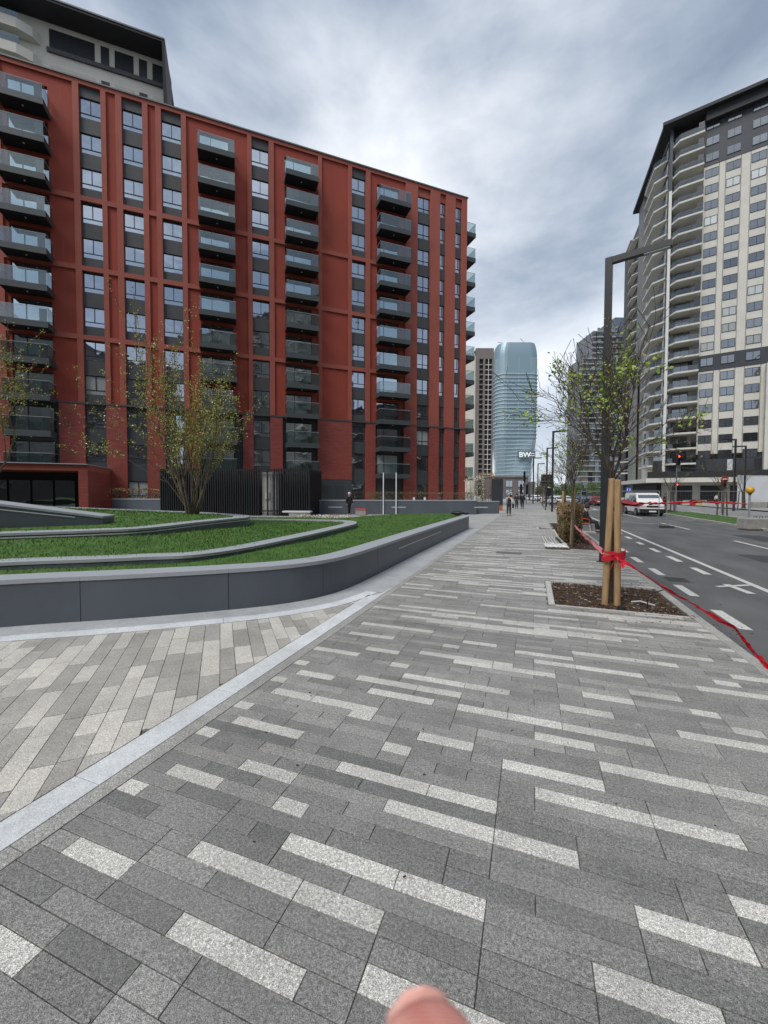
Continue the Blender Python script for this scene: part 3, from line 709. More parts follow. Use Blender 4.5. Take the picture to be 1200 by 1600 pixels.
for k, (xa, xb) in {'D': (-11.75, -8.05), 'C': (-21.72, -18.45), 'B': (-29.72, -26.45), 'A': (-44.35, -41.15)}.items():
    oa, ob = panels[k][2:]; w = round(xb-xa, 3)
    for r in range(11):
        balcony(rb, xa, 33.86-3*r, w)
        ww = ob-oa
        window(rb, oa, 33.90-3*r, ww, 2.19, y=0 if r < 9 else -.12, name='balcony_door', split=.34, low=0, pane='curtain' if r > 6 and random.random() < .3 else 'door_glass')
for r in range(11): balcony(rb, .16, 33.86-3*r, 3.4, y=.45, rz=math.radians(90))
# rooftop tank is hidden; entrance canopy at the left
MB().box(XM, -6.4, 3.35, -37.25, -.11, 3.82).build('canopy', M['redrib'], rb)
MB().box(-37.85, -6.4, 0, -37.25, -.11, 3.349).build('canopy_wall', M['redtile'], rb)
MB().box(XM, -6.6, 3.821, -37.2, -.11, 3.88).build('canopy_coping', M['copstone'], rb)
MB().box(XM, -2.0, 0, -37.86, -1.9, 3.34).build('entrance_wall', M['black'], rb)
gd = MB()
for i in range(4): gd.box(-45.2+i*1.5, -2.1, .2, -43.85+i*1.5, -2.05, 2.7)
gd.build('entrance_glass', mat_glass('entrance_glass', (.5, .56, .55), (.05, .06, .06), mix=.4), rb)
for i in range(5): MB().box(-48.9+i*.62, -6.2, 0, -48.55+i*.62, -5.2, 3.34).build('entrance_fin', M['podgrey'], rb)

# cream block behind at top left
P2 = DP(262, 770, 64); cb = empty('apartment_building', (P2.x, P2.y, 0), RZ, 'tall cream building with dark overhanging roof rising behind the red block', 'building')
def zpx(x, y, D): return CAMP.z+(ray(x, y)*D).z
zt = 67.8
MB().box(-60, 0, 0, .45, 20, zt).build('wall', M['cream'], cb)
MB().box(-60, -3.1, zt+.001, .75, 22, zt+.35).build('roof', M['soffit'], cb)
MB().box(-60, -3.2, zt+.351, .85, 22.1, zt+.55).build('roof_edge', M['coping'], cb)
MB().add([(.46, -3.1, zt), (.46, 3, zt), (.46, 3, 40), (.46, .2, 40), (.75, -3.1, zt), (1.0, 3, zt), (1.6, 3, 40), (1.6, .2, 40)], [(0, 1, 2, 3), (7, 6, 5, 4), (0, 4, 5, 1), (2, 6, 7, 3), (0, 3, 7, 4), (1, 5, 6, 2)]).build('side_fin', M['soffit'], cb)
def pane_box(parent, name, x0, z0, x1, z1, y, m): return MB().box(x0, y, z0, x1, y+.1, z1).build(name, m, parent)
for a, b, dk_ in ((-14.05, -8.65, 0), (-7.9, -6.85, 1), (-6.16, -3.74, 0), (-3.04, -1.97, 1), (-1.25, .40, 0)):
    for k in range(4):
        z1, z0 = (67.05, 64.45) if k == 0 else (62.15-3.2*(k-1), 60.0-3.2*(k-1))
        o = pane_box(cb, 'window', a, z0, b, z1, -.04, M['frame'] if (k == 0 or dk_) else M['cream2'])
        if k == 0 and not dk_:
            for j in range(1, 12): MB().box(a+.02, -.07, z0+j*(z1-z0)/12, b-.02, -.041, z0+j*(z1-z0)/12+.06).build('slat', M['soffit'], o)
MB().box(-14.3, -.30, 63.75, .46, -.001, 64.3).build('ledge', M['spandrel'], cb)
for k in range(3):
    z = 65.6-3.35*k
    MB().prism([(-60, -1.6), (-17.2, -1.6), (-15.6, -1.0), (-15.0, -.001), (-60, -.001)], z-1.3, z).build('balcony', M['cream'], cb)
    MB().box(-60, -1.55, z+.01, -16.9, -1.5, z+1.1).build('railing', M['rail'], cb)
    window(cb, -24, z+.05, 6.5, 2.3, y=-.40, name='window', low=0)

# buildings on the other sides of the square, mirrored in the glass
def plain_block(loc, rz, L, D_, H_, m_, label, bays):
    o = empty('apartment_building', loc, rz, label, 'building'); MB().box(0, 0, 0, L, D_, H_).build('wall', m_, o); MB().box(-.4, -.5, H_+.001, L+.4, D_+.4, H_+.4).build('roof', M['soffit'], o)
    w = L/bays
    for k in range(int(H_/3.1)-1):
        for i in range(bays):
            window(o, i*w+w*.22, 3.6+3.1*k, round(w*.56, 2), 1.7, y=-.33, low=0)
            if i % 4 == 1: MB().box(i*w+w*.1, -1.2, 3.1+3.1*k, i*w+w*.9, -.001, 3.4+3.1*k).build('balcony_slab', M['cream'], o)
plain_block((27, 2, 0), math.radians(-90), 52, 16, 50, mat('dim_render', (.20, .195, .18), .8, .1, 1), 'tall grey brown apartment block across the road, beside the viewer and out of the frame', 13)
plain_block((27, 50, 0), math.radians(-90), 46, 14, 22, MATS['brown_cladding'] if 'brown_cladding' in MATS else mat('brown_cladding', (.052, .047, .045), .7, .15, .5), 'lower brown apartment block across the road, just outside the right edge', 12)
plain_block((24, -50, 0), math.radians(180), 84, 14, 38, MATS['dim_render'], 'long grey brown apartment block behind the viewer, out of the frame', 20)

# ================================================================== CREAM TOWER ON THE RIGHT
TE = Vector((25.49, 98.75, 0)); TU = Vector((.96696, -.25494, 0)); TZ = math.atan2(TU.y, TU.x)
tw = empty('apartment_tower', TE, TZ, 'very tall cream apartment tower with dark navy top floors and rows of paired windows', 'building')
MB().box(5.2, .3, 9.6, 48, 16, 75.4).build('wall', M['cream'], tw)
MB().box(.5, 2.0, 4.2, 5.19, 16, 75.4).build('wall', M['cream'], tw)
MB().box(5.2, .2, 65.6, 48, .299, 75.4).build('navy_cladding', M['navy'], tw)
MB().box(5.2, .2, 25.95, 48, .299, 29.0).build('navy_cladding', M['navy'], tw)
MB().box(.5, 1.9, 65.6, 5.19, 1.999, 75.4).build('navy_cladding', M['navy'], tw)
MB().box(.5, 1.9, 25.95, 5.19, 1.999, 29.0).build('navy_cladding', M['navy'], tw)
tcols = [(5.45, 7.45), (8.6, 10.65), (12.2, 14.3), (19.2, 21.3), (22.8, 24.9)]
for x in (7.55, 8.5, 10.75, 12.1, 14.4, 19.1):
    for z0, z1 in ((9.6, 25.9), (29.05, 65.55)): MB().box(x-.03, .262, z0, x+.03, .312-.02, z1).build('joint', M['soffit'], tw)
for ci, (a, b) in enumerate(tcols):
    for k in range(23):
        z = 8.57+3.035*k
        if z > 74.5: break
        dark_ = 65 < z or 25.9 < z < 28.9
        pn = random.choice(['glass2', 'glass2', 'glass2', 'glass2', 'curtain', 'glass2'])
        window(tw, a, z+.1, b-a, 1.6, y=(-.20 if dark_ else -.09), low=0, fw=.07, pane=pn)
        if not dark_ and not (ci and False):
            pass
# projecting bay on the far right of the facade
MB().box(15.0, -1.4, 0, 15.6, .299, 25.6).build('bay_frame', M['cream'], tw)
MB().box(15.6, -1.4, 25.0, 18.9, .299, 25.6).build('bay_frame', M['cream'], tw)
for k in range(8):
    window(tw, 15.7, 1.0+3.05*k, 3.2, 2.4, y=-.2, low=0, name='window'); MB().box(15.61, -1.3, .4+3.05*k, 18.9, .29, .7+3.05*k).build('balcony_slab', M['cream'], tw)
# balcony stack at the corner
tb = MB(); tb.prism([(.15, -.1), (1.3, -1.5), (5.15, -1.5), (5.15, 1.89), (.15, 1.89)], -.34, 0)
tbm = tb.mesh('balcony', M['cream'])
tr_ = MB(); 
for (xa, ya, xb_, yb_) in ((.2, -.05, 1.32, -1.42), (1.32, -1.42, 5.1, -1.42)):
    tr_.add([(xa, ya, 0), (xb_, yb_, 0), (xb_, yb_, 1.0), (xa, ya, 1.0)], [(0, 1, 2, 3)]); tr_.add([(xa, ya+.03, 0), (xb_, yb_+.03, 0), (xb_, yb_+.03, 1.0), (xa, ya+.03, 1.0)], [(3, 2, 1, 0)])
trm = tr_.mesh('railing', mat_clear('tower_railing', (.7, .75, .78), .12, (.68, .70, .72)))
scm = MB().box(4.2, -1.2, 0, 5.05, -1.1, 1.9).mesh('privacy_screen', M['frame'])
hrm = MB().tube([(.2, -.03, 1.02), (1.32, -1.42, 1.02), (5.1, -1.42, 1.02)], .03, 4).mesh('handrail', M['dark'])
for k in range(22):
    z = 7.9+3.035*k
    o = link('balcony', tbm, tw, (0, 0, z))
    link('railing', trm, o); link('handrail', hrm, o)
    if k % 5 != 3: link('privacy_screen', scm, o)
    window(tw, 1.0, z+.02, 2.65, 2.45, y=1.45, low=0, fw=.09, name='balcony_door', pane='glass2')
MB().box(-.35, -.25, 4.2, .15, 2.0, 63.0).build('corner_pier', mat('white_render', (.62, .61, .57), .8, .05, 1), tw)
MB().box(-.35, -.25, 63.0, .15, 2.0, 75.4).build('corner_pier', M['navy'], tw)
MB().prism([(-1.6, -1.9), (49, -1.9), (49, 18), (-1.6, 18)], 75.4, 76.0).build('roof', M['soffit'], tw)
MB().box(5.3, -.9, 73.6, 48, .19, 75.39).build('roof_band', M['soffit'], tw)
# flank of the tower, parallel with the street
fl = Vector((25.49, 98.75, 0))
ft = empty('apartment_tower', (25.49, 98.9, 0), 0, 'street flank of the cream tower with angled balconies and a plain grey pier', 'building')
MB().box(.15, 2.6, 4.2, 14, 24.5, 75.3).build('wall', M['cream'], ft)
MB().box(.05, .6, 4.2, .6, 2.55, 75.2).build('glass_strip', M['glass2'], ft)
MB().box(-.55, 19.2, 4.2, .14, 24.6, 75.3).build('pier', mat('grey_render', (.20, .20, .195), .85, .12, .4), ft)
MB().box(-1.7, -1.5, 75.41, 14, 26, 76.05).build('roof', M['soffit'], ft)
sb = MB().prism([(.1, 2.8), (-1.9, 4.6), (-1.9, 12.8), (.1, 14.4)][::-1], -.34, 0).mesh('balcony', M['cream'])
sr = MB()
for (xa, ya, xb_, yb_) in ((.1, 2.85, -1.85, 4.6), (-1.85, 4.6, -1.85, 12.8)):
    sr.add([(xa, ya, 0), (xb_, yb_, 0), (xb_, yb_, 1.05), (xa, ya, 1.05)], [(0, 1, 2, 3)])
srm = sr.mesh('railing', MATS['tower_railing'])
for k in range(22):
    z = 7.9+3.035*k; o = link('balcony', sb, ft, (0, 0, z)); link('railing', srm, o)
    dk = z > 64.5 or 25.5 < z < 28.5
    MB().box(.06, 4, z, .149, 8, z+2.3).build('balcony_door', M['glass2'], ft)
    MB().box(.06, 9, z, .149, 12.2, z+2.3).build('balcony_door', M['frame'], ft)
    MB().box(.06, 15.6, z+.9, .149, 17.0, z+2.4).build('window', M['frame'], ft)
    if dk: MB().box(.03, 2.7, z+2.31, .148, 19, z+3.04).build('navy_cladding', M['navy'], ft)
# podium of the tower
pd = empty('shop_podium', (25.49, 98.75, 0), TZ, 'glass fronted shop podium with pale canopy at the foot of the cream tower', 'building')
MB().box(-3, -2.4, 4.0, 30, 14, 4.9).build('canopy', M['cream'], pd)
MB().box(-2, .2, 4.91, 30, .5, 8.6).build('glass_front', M['navy'], pd)
MB().box(-2.8, -2.2, 4.91, 30, -2.1, 6.2).build('railing', M['frame'], pd)
MB().box(-1, 1.5, 0, 30, 13, 3.99).build('wall', M['cream'], pd)
for i in range(6): pane_box(pd, 'shop_window', 1.5+i*4.6, .3, 4.8+i*4.6, 3.4, 1.39, M['frame'])
for i in range(7): MB().box(-2+i*4, -.05, 5.0, .6-2+i*4+.2, .19, 8.4).build('mullion', M['curtain'] if i % 2 else M['soffit'], pd)
MB().prism([(-2.9, -2.2), (-12.5, 30), (-2, 30), (-1, 1)], 4.02, 4.85).build('canopy', M['cream'], pd)
MB().prism([(-1.2, .5), (-9.5, 29), (-2, 30), (0, 2)], 0, 4.0).build('wall', M['soffit'], pd)

# dark brown tower just beyond
D1 = Vector((24.9, 124, 0))
db = empty('apartment_tower', D1, 0, 'dark brown tower with slanted white balcony edges beyond the cream tower', 'building')
MB().box(.5, 0, 0, 12, 16, 73).build('wall', mat('brown_cladding', (.052, .047, .045), .7, .15, .5), db)
MB().box(.0, 9, 0, .6, 16.1, 73.2).build('pier', mat('brown_cladding2', (.075, .066, .062), .7, .15, .5), db)
for k in range(22):
    z = 5+3.05*k
    MB().prism([(.49, .4), (-.9, 2.0), (-.9, 6.5), (.49, 8)][::-1], z, z+.22).build('balcony_slab', M['white'] if False else M['cream'], db)
    MB().box(.40, 1, z+.3, .495, 7, z+2.4).build('window', M['frame'], db)
    MB().box(-.06, 10.5, z+.8, -.002, 11.6, z+2.2).build('window', M['frame'], db)
    MB().box(-.06, 13.3, z+.8, -.002, 14.4, z+2.2).build('window', M['frame'], db)
lowb = empty('apartment_building', (25.0, 122, 0), 0, 'grey mid-rise front with white angled balconies at the foot of the dark brown tower', 'building')
MB().box(-1.2, -4, 0, -.61, 2, 33).build('wall', MATS['grey_render'], lowb)
for k in range(9): MB().prism([(-1.2, 2.1), (-3.2, 4.2), (-3.2, 9), (-1.2, 10.5)][::-1], 4+3.05*k, 4.3+3.05*k).build('balcony_slab', M['cream'], lowb)

# far right residential tower
FL = DP(905, 770, 244); HD = Vector((RT.x, RT.y, 0)).normalized(); HZ = math.atan2(HD.y, HD.x)
fr = empty('apartment_tower', (FL.x, FL.y, 0), HZ, 'distant stepped residential tower of glass and tan panels behind the bare street tree', 'building')
MB().box(2, 1, 0, 32, 22, 84).build('wall', mat('tower_dark', (.17, .18, .195), .5, .2, .2), fr)
MB().box(7, 1.5, 84, 32, 22, 99).build('wall', MATS['tower_dark'], fr)
MB().box(21, 3, 99, 32, 22, 108).build('wall', M['glass2'], fr)
tanp = mat('tan_panel', (.30, .24, .19), .7, .1, 1, rnd=.2); grp = mat('grey_panel', (.22, .23, .245), .6, .1, 1, rnd=.3)
bs = MB().box(0, -1.2, 0, 14, 1, .35).mesh('balcony_slab', mat('pale_slab', (.42, .43, .43), .7, .1, 1)); bs2 = MB().box(14.5, -.5, 0, 32, 1, .3).mesh('balcony_slab', MATS['grey_panel'])
bl = MB().prism([(-1.2, 0), (2, -1.0), (2, 4), (-1.2, 3)][::-1], 0, .3).mesh('balcony_slab', M['cream'])
for k in range(31):
    z = 3.2*k+2
    link('balcony_slab', bs, fr, (0 if z < 84 else 6, 0, z)); 
    if z < 97: link('balcony_slab', bs2, fr, (0, .3, z+.4))
    if z < 80: link('balcony_slab', bl, fr, (random.uniform(-.4, .4), 0, z))
    for i in range(8):
        x = 2.2+i*3.7
        if z > 84 and x < 7: continue
        mm = random.choice([tanp, grp, M['glass2'], M['glass2'], M['frame'], M['frame']]) if z < 70 else random.choice([M['glass2'], grp])
        MB().box(x, .7, z+.4, x+random.choice([1.4, 2.2, 3.2]), .99, z+2.9).build('wall_panel', mm, fr)

# beige tower and glass tower on the left of the street end
BC = DP(755, 770, 250); bg = empty('apartment_tower', (BC.x, BC.y, 0), HZ, 'slim brown and cream tower with a grid of recessed windows beside the glass tower', 'building')
brn = mat('taupe', (.17, .145, .135), .8, .08, .3)
MB().box(-5.4, 1.2, 0, 5.4, 16, 90).build('wall', M['soffit'], bg)
MB().box(-12, 2, 0, -5.6, 16, 88).build('wall', M['cream'], bg)
MB().box(-7.6, .6, 0, -5.41, 3, 86).build('pier', M['cream'], bg)
MB().box(-5.4, 0, 84, 5.6, 1.19, 90.5).build('parapet', brn, bg)
for x0, x1 in ((-5.4, -3.2), (-1.0+.2, .2+.2), (4.6, 5.6)): MB().box(x0, 0, 0, x1, 1.19, 83.99).build('pier', brn, bg)
for k in range(26):
    z = 3.05*k+4
    MB().box(-3.19, .2, z, -.81, 1.1, z+.7).build('spandrel', brn if k % 2 else MATS['taupe'], bg)
    MB().box(.41, .1, z, 4.59, 1.1, z+.35).build('balcony_slab', M['cream'], bg)
MB().box(2.2, .05, 4, 2.6, .095, 84).build('mullion', M['cream'], bg)
gt = DP(801, 770, 437); gtw = empty('glass_tower', (gt.x, gt.y, 0), HZ, 'tall curved blue glass tower with white floor lines at the end of the street', 'building'); gtw.scale = (1, 1, .95)
blue = mat_glass('curtain_wall', (.46, .58, .64), (.15, .22, .25), rough=.5, mix=.38, rnd=0, wav=.05)
def tower_sec(z):
    """half width, x shift, for height"""
    t = z/168
    wl = 21.5 - (2.0 if z < 60 else 0)*max(0, min(1, (60-z)/25)); 
    tap = 1.0 if z < 152 else math.sqrt(max(.0, 1-((z-152)/17)**2*.26))
    return wl*tap
def rrect(hw, hd, r, z, twist=0, n=6):
    r = min(r, hw*.9, hd*.9); pts = []
    for cx, cy, a0 in ((hw-r, hd-r, 0), (-hw+r, hd-r, 90), (-hw+r, -hd+r, 180), (hw-r, -hd+r, 270)):
        for i in range(n+1):
            a = math.radians(a0+90*i/n); x, y = cx+r*math.cos(a), cy+r*math.sin(a)
            c, s_ = math.cos(twist), math.sin(twist); pts.append((x*c-y*s_, x*s_+y*c, z))
    return pts
lv = list(np.linspace(0, 152, 40))+[155, 158, 161, 163, 165, 166.5]
shell = MB(); vs = []; npt = 28
def sec(z, grow=0):
    hw = tower_sec(z)+grow; tw_ = math.radians(max(0, min(1, (62-z)/40))*20)
    hd = 15*(1 if z < 152 else math.sqrt(max(0, 1-((z-152)/17)**2*.26)))+grow
    sc_ = 1/(abs(math.cos(tw_))+.45*abs(math.sin(tw_)))
    return rrect(hw*sc_, hd, 9+grow, z, -tw_)
for z in lv: vs += sec(z)
fs = [(i*npt+j, i*npt+(j+1) % npt, (i+1)*npt+(j+1) % npt, (i+1)*npt+j) for i in range(len(lv)-1) for j in range(npt)]
fs.append(tuple((len(lv)-1)*npt+j for j in range(npt)))
shell.add(vs, fs); shell.build('curtain_wall', blue, gtw, smooth=False)
wl = mat('white_floor_line', (.50, .60, .63), .5)
z = 6
while z < 132:
    g = .9 if z > 62 and int(z/4) % 1 == 0 else .25; h = .55
    a, b = sec(z, g), sec(z+h, g)
    MB().add(a+b, [(j, (j+1) % npt, npt+(j+1) % npt, npt+j) for j in range(npt)]+[tuple(range(npt))[::-1], tuple(range(npt, 2*npt))]).build('floor_line', wl, gtw); z += 4.05
mu = MB()
for j in range(0, npt):
    for z0, z1 in ((8, 60), (62, 150)):
        for f_ in (0, .5):
            a = Vector(sec(z0, .12)[j]).lerp(Vector(sec(z0, .12)[(j+1) % npt]), f_); b = Vector(sec(z1, .12)[j]).lerp(Vector(sec(z1, .12)[(j+1) % npt]), f_)
            mu.tube([a, b], .12, 4)
mu.build('mullion', wl, gtw, kind='stuff')
# lettering near the foot of the tower
cu = bpy.data.curves.new('letters', 'FONT'); cu.body = 'BW'; cu.size = 7.6; cu.extrude = .2; cu.offset = .12
tmp = bpy.data.objects.new('tmp', cu); COL.objects.link(tmp); bpy.context.view_layer.update(); lme = bpy.data.meshes.new_from_object(tmp.evaluated_get(bpy.context.evaluated_depsgraph_get())); bpy.data.objects.remove(tmp)
to = link('sign_letters', lme, gtw, (-.5, -20.2, 41.0)); to.rotation_euler = (math.radians(90), 0, 0); lme.materials.clear(); lme.materials.append(mat('lit_white', (.9, .9, .9), .5, emit=(1, 1, 1), estr=.12))
for zz in (42.2, 44.4): MB().box(9.8, -20.3, zz, 15.6, -20.1, zz+.5).build('sign_line', MATS['lit_white'], gtw)
MB().box(-1.5, -20.0, 39.6, 16.6, -19.2, 47.6).build('sign_panel', mat('sign_grey', (.12, .17, .19), .5), gtw)
for x0, x1, zt in ((-8, -18.5, 170.5), (9.5, 6.0, 173)):
    MB().tube([(x0, 0, 164), (x0, 0, zt-1)], .3, 4).tube([(x0, 0, zt-1), (x1, 0, zt+(1.5 if x1 < -10 else 3))], .22, 4).build('roof_crane', M['dark'], gtw)

# low brown building in front of the towers and dark screen block
LB = DP(798, 770, 120); lo = empty('low_building', (LB.x, LB.y, 0), HZ, 'low grey brown building with square windows below the glass tower', 'building')
MB().box(-6.5, .3, 0, 5.2, 10, 6.4).build('wall', brn, lo)
MB().box(-6.8, 0, 6.41, 5.4, 10, 6.9).build('parapet', MATS['grey_render'], lo)
for x in (-5.2, -1.4, 1.6+.6):
    for z in (.9, 3.6): window(lo, x, z, 2.0, 1.9, y=-.1, low=0)
MB().box(5.3, 2, 0, 8, 8, 5.2).build('wall', MATS['grey_render'], lo)

# ================================================================== far treeline, hill
hill = mat('hill', (.045, .06, .06), .95, .2, .01)
hb = MB(); HP = []
for i in range(40):
    x = -900+i*60; HP.append((x, 24+6*math.sin(i*.7)+3*math.sin(i*1.9)))
hb.add([(x, 1500, -1) for x, h in HP]+[(x, 1500, h*.55) for x, h in HP]+[(x, 2600, h*.55+6) for x, h in HP], [(i, i+1, 41-1+i+1, 40+i) for i in range(39)]+[(40+i, 41+i, 81+i, 80+i) for i in range(39)])
hb.build('hill', hill, kind='structure')

# ================================================================== TREES
LEAF = mat('leaf_green', (.27, .37, .06), .6, .25, 20, rnd=.1)
LEAF2 = mat('leaf_olive', (.34, .32, .07), .6, .3, 20, rnd=.1)
LEAF3 = mat('leaf_russet', (.38, .22, .08), .6, .3, 20)
BLOS = mat('blossom', (.75, .70, .68), .6)
def leafquad(mb, p, s, m=0):
    a = Vector((random.gauss(0, 1), random.gauss(0, 1), random.gauss(0, .7))).normalized(); b = a.orthogonal().normalized(); b.rotate(Matrix.Rotation(random.uniform(0, 6.28), 3, a)); c = a.cross(b)
    mb.add([p-b*s*.15, p+c*s*.38+b*s*.5, p+b*s*1.1, p-c*s*.38+b*s*.5], [(0, 1, 2, 3)], m)
def grow(mb, lf, p, d, L, r, depth, P, tips):
    """one branch with curved segments; P: params"""
    n = max(3, int(L/P['seg'])); pts = [p.copy()]; rs = [r]; q = p.copy(); dd = d.normalized()
    for i in range(n):
        dd = (dd+Vector((random.gauss(0, P['wob']), random.gauss(0, P['wob']), random.gauss(0, P['wob'])+P['up'])))
        dd.normalize(); q = q+dd*(L/n); pts.append(q.copy()); rs.append(max(P['rmin'], r*(1-(i+1)/n*(1-P['taper']))))
    mb.tube(pts, rs, 7 if r > .02 else (5 if r > .008 else 3), 0, cap=False)
    if depth <= 0 or L < P['minL']: tips.append((pts, dd)); return
    kn = P['kids'][min(depth, len(P['kids'])-1)]
    for j in range(kn):
        t = random.uniform(P['t0'], .98) if j else .97
        i = min(n-1, int(t*n)); base = pts[i].lerp(pts[i+1], t*n-i)
        ax = dd.orthogonal(); ax.rotate(Matrix.Rotation(random.uniform(0, 6.28), 3, dd)); loc = (pts[i+1]-pts[i]).normalized()
        nd = (loc*math.cos(P['ang'])+ax*math.sin(P['ang'])*random.uniform(.6, 1.25))
        grow(mb, lf, base, nd, L*random.uniform(.45, .78)*(1.0 if j else 1.0), max(P['rmin'], rs[i]*random.uniform(.5, .7)), depth-1, P, tips)
    tips.append((pts[-3:], dd))
def street_tree(loc, label, h0=2.05, hc=2.8, sp=.50, lv=1.0, seed=1, r=.045, stakes=True, group=None, detail=4, stake_h=1.98):
    random.seed(seed); t = empty('street_tree', loc, 0, label, 'tree', group); mb = MB(); tips = []; h0 -= 0
    trunk = [(0, 0, -.05), (.02, .01, .7), (-.01, .02, 1.4), (0, 0, h0)]
    mb.tube(trunk, [r*1.15, r, r*.95, r*.9], 9, cap=False)
    P = dict(seg=.16, wob=.07, up=.045, taper=.35, rmin=.0042, minL=.14, kids=[3, 4, 4, 5, 5], t0=.22, ang=.50)
    nb = 8
    for i in range(nb):
        a = 6.283*i/nb+random.uniform(-.3, .3); tilt = random.uniform(.30, .78)*sp/.5 if i else .05
        d = Vector((math.cos(a)*math.sin(tilt), math.sin(a)*math.sin(tilt), math.cos(tilt)))
        grow(mb, None, Vector((0, 0, h0-random.uniform(0, .28))), d, hc*random.uniform(.60, .78)*(1 if tilt < .7 else .8), r*random.uniform(.38, .55), detail-1, P, tips)
    mb.build('trunk', M['bark'], t, smooth=True)
    lf = MB()
    for pts, dd in tips:
        zc = random.random()
        clus = random.random() < .045*lv
        for k in range(random.choice([0, 0, 1, 2]) if not clus else 20):
            p = random.choice(pts[-3:])+Vector([random.gauss(0, .012 if not clus else .055) for _ in range(3)])
            leafquad(lf, p, random.uniform(.02, .035) if not clus else random.uniform(.04, .065), 0 if clus or random.random() < .3 else 1)
    lf.build('leaf_cluster', [LEAF, LEAF3], t, kind='stuff')
    return t
def round_stake(loc, r, h, lean, label, group='timber tree stakes'):
    o = MB(); o.tube([(0, 0, -.1), (lean[0]*.5, lean[1]*.5, h*.5), (lean[0], lean[1], h-.03), (lean[0], lean[1], h)], [r, r*1.0, r*.98, r*.85], 14)
    ob = o.build('tree_stake', M['stake'], None, smooth=False, loc=loc); return tag(ob, label, 'stake', group)
s1_ = G(945, 943); s2_ = G(964, 944)
street_tree((1.22, 7.50, 0), 'bare branching young street tree with bright green leaf tufts tied to two thick stakes', hc=1.8, seed=11, lv=1.3, detail=4, sp=.50)
round_stake((s1_.x, s1_.y+.03, 0), .049, 2.02, (.07, .0), 'left round timber stake of the nearest street tree, below the red knot', None)
round_stake((s2_.x, s2_.y-.02, 0), .049, 2.0, (-.03, 0), 'right round timber stake of the nearest street tree, in front of the other', None)
street_tree((1.25, 14.7, 0), 'second street tree rising from the clipped hedge with one stake', h0=2.1, hc=1.4, seed=23, lv=.25, detail=4, r=.04)
round_stake((G(893, 850).x, G(893, 850).y, 0), .06, 2.0, (.06, 0), 'single timber stake in front of the clipped hedge', None)
street_tree((1.6, 23, 0), 'third street tree behind the hedge, thin and leafless', h0=2.0, hc=1.8, seed=31, lv=.15, detail=3, r=.045)
round_stake((1.45, 22.6, 0), .06, 1.9, (.02, 0), 'timber stake of the third street tree behind the hedge', None)
st4 = street_tree((1.25, 45, 0), 'thin street tree farther along the kerb beyond the hedge', h0=2.0, hc=2.4, seed=41, lv=.3, detail=3, r=.06, group='thin trees far along the kerb')
for y, lb in ((59, 'thin street tree between the sign boards and the far lamps'), (75, 'thin street tree near the far end of the sidewalk'), (92, 'farthest thin street tree at the end of the sidewalk')): copy_tree(st4, loc=(1.25, y, 0), rz=y, label=lb)

def shrub_tree(loc, label, H, S, seed, n=17, leaves=15000):
    random.seed(seed); t = empty('multi_stem_tree', loc, 0, label, 'tree'); mb = MB(); tips = []
    P = dict(seg=.26, wob=.075, up=.05, taper=.3, rmin=.0055, minL=.22, kids=[3, 3, 4, 5, 5], t0=.30, ang=.42)
    for i in range(n):
        a = 6.283*i/n+random.uniform(-.3, .3); tilt = random.uniform(.10, .50)
        b = Vector((math.cos(a)*.18*random.random(), math.sin(a)*.18*random.random(), -.05))
        d = Vector((math.cos(a)*math.sin(tilt)*S, math.sin(a)*math.sin(tilt)*S, math.cos(tilt)))
        grow(mb, None, b, d, H*random.uniform(.62, 1.02), random.uniform(.028, .052), 2, P, tips)
    mb.build('trunk', M['bark2'], t, smooth=True)
    lf = MB(); top = H
    per = max(1, leaves//max(1, len(tips)))
    for pts, dd in tips:
        for k in range(per):
            p = random.choice(pts)+Vector([random.gauss(0, .055) for _ in range(3)])
            if p.z < H*.30 and random.random() < .75: continue
            q = random.random(); m_ = 0 if q < .35 else (1 if q < .72 else (2 if q < .985 else 3))
            leafquad(lf, p, random.uniform(.028, .055) if m_ < 3 else .05, m_)
    lf.build('leaf_cluster', [LEAF, LEAF2, LEAF3, BLOS], t, kind='stuff')
    return t
tp = G(300, 805, .98)
shrub_tree((tp.x, tp.y, .95), 'multi-stem tree with small yellow green leaves on the top lawn', 3.35, 1.15, 3)
tp2 = DP(-50, 790, 12.5)
shrub_tree((tp2.x, tp2.y, 1.05), 'multi-stem tree with olive leaves cut by the left edge of the frame', 3.9, 1.0, 9, n=13, leaves=13000)

# clipped hedge
def hedge(name, loc, sx, sy, sz, label, n, mats, ls=(.03, .06), cat='hedge', group=None, kind=None):
    t = empty(name, loc, 0, label, cat, group); mb = MB()
    for i in range(40):
        x, y = random.uniform(-sx/2, sx/2), random.uniform(-sy/2, sy/2)
        mb.tube([(x*.8, y*.8, -.02), (x*.9+random.gauss(0, .04), y*.9, sz*.5), (x+random.gauss(0, .03), y, sz*.92)], [.012, .009, .003], 4)
    mb.build('stem', M['bark'], t); lf = MB()
    for i in range(n):
        u = random.random(); x, y, z = random.uniform(-.5, .5)*sx, random.uniform(-.5, .5)*sy, sz*random.uniform(.02, 1)
        if u < .35: x = random.choice([-.5, .5])*sx*random.uniform(.88, 1.06)
        elif u < .7: y = random.choice([-.5, .5])*sy*random.uniform(.88, 1.05)
        else: z = sz*random.uniform(.88, 1.04)
        w = .80+.20*z/sz+.05*math.sin(y*5+z*7)+random.gauss(0, .05); z *= 1+.04*math.sin(y*4.1+x*3)
        q = random.random()+(.25 if z > sz*.7 else -.1)
        leafquad(lf, Vector((x*w, y*w, z)), random.uniform(*ls), 0 if q < .38 else (1 if q < .62 else 2))
    lf.build('foliage', mats, t, kind='stuff'); return t
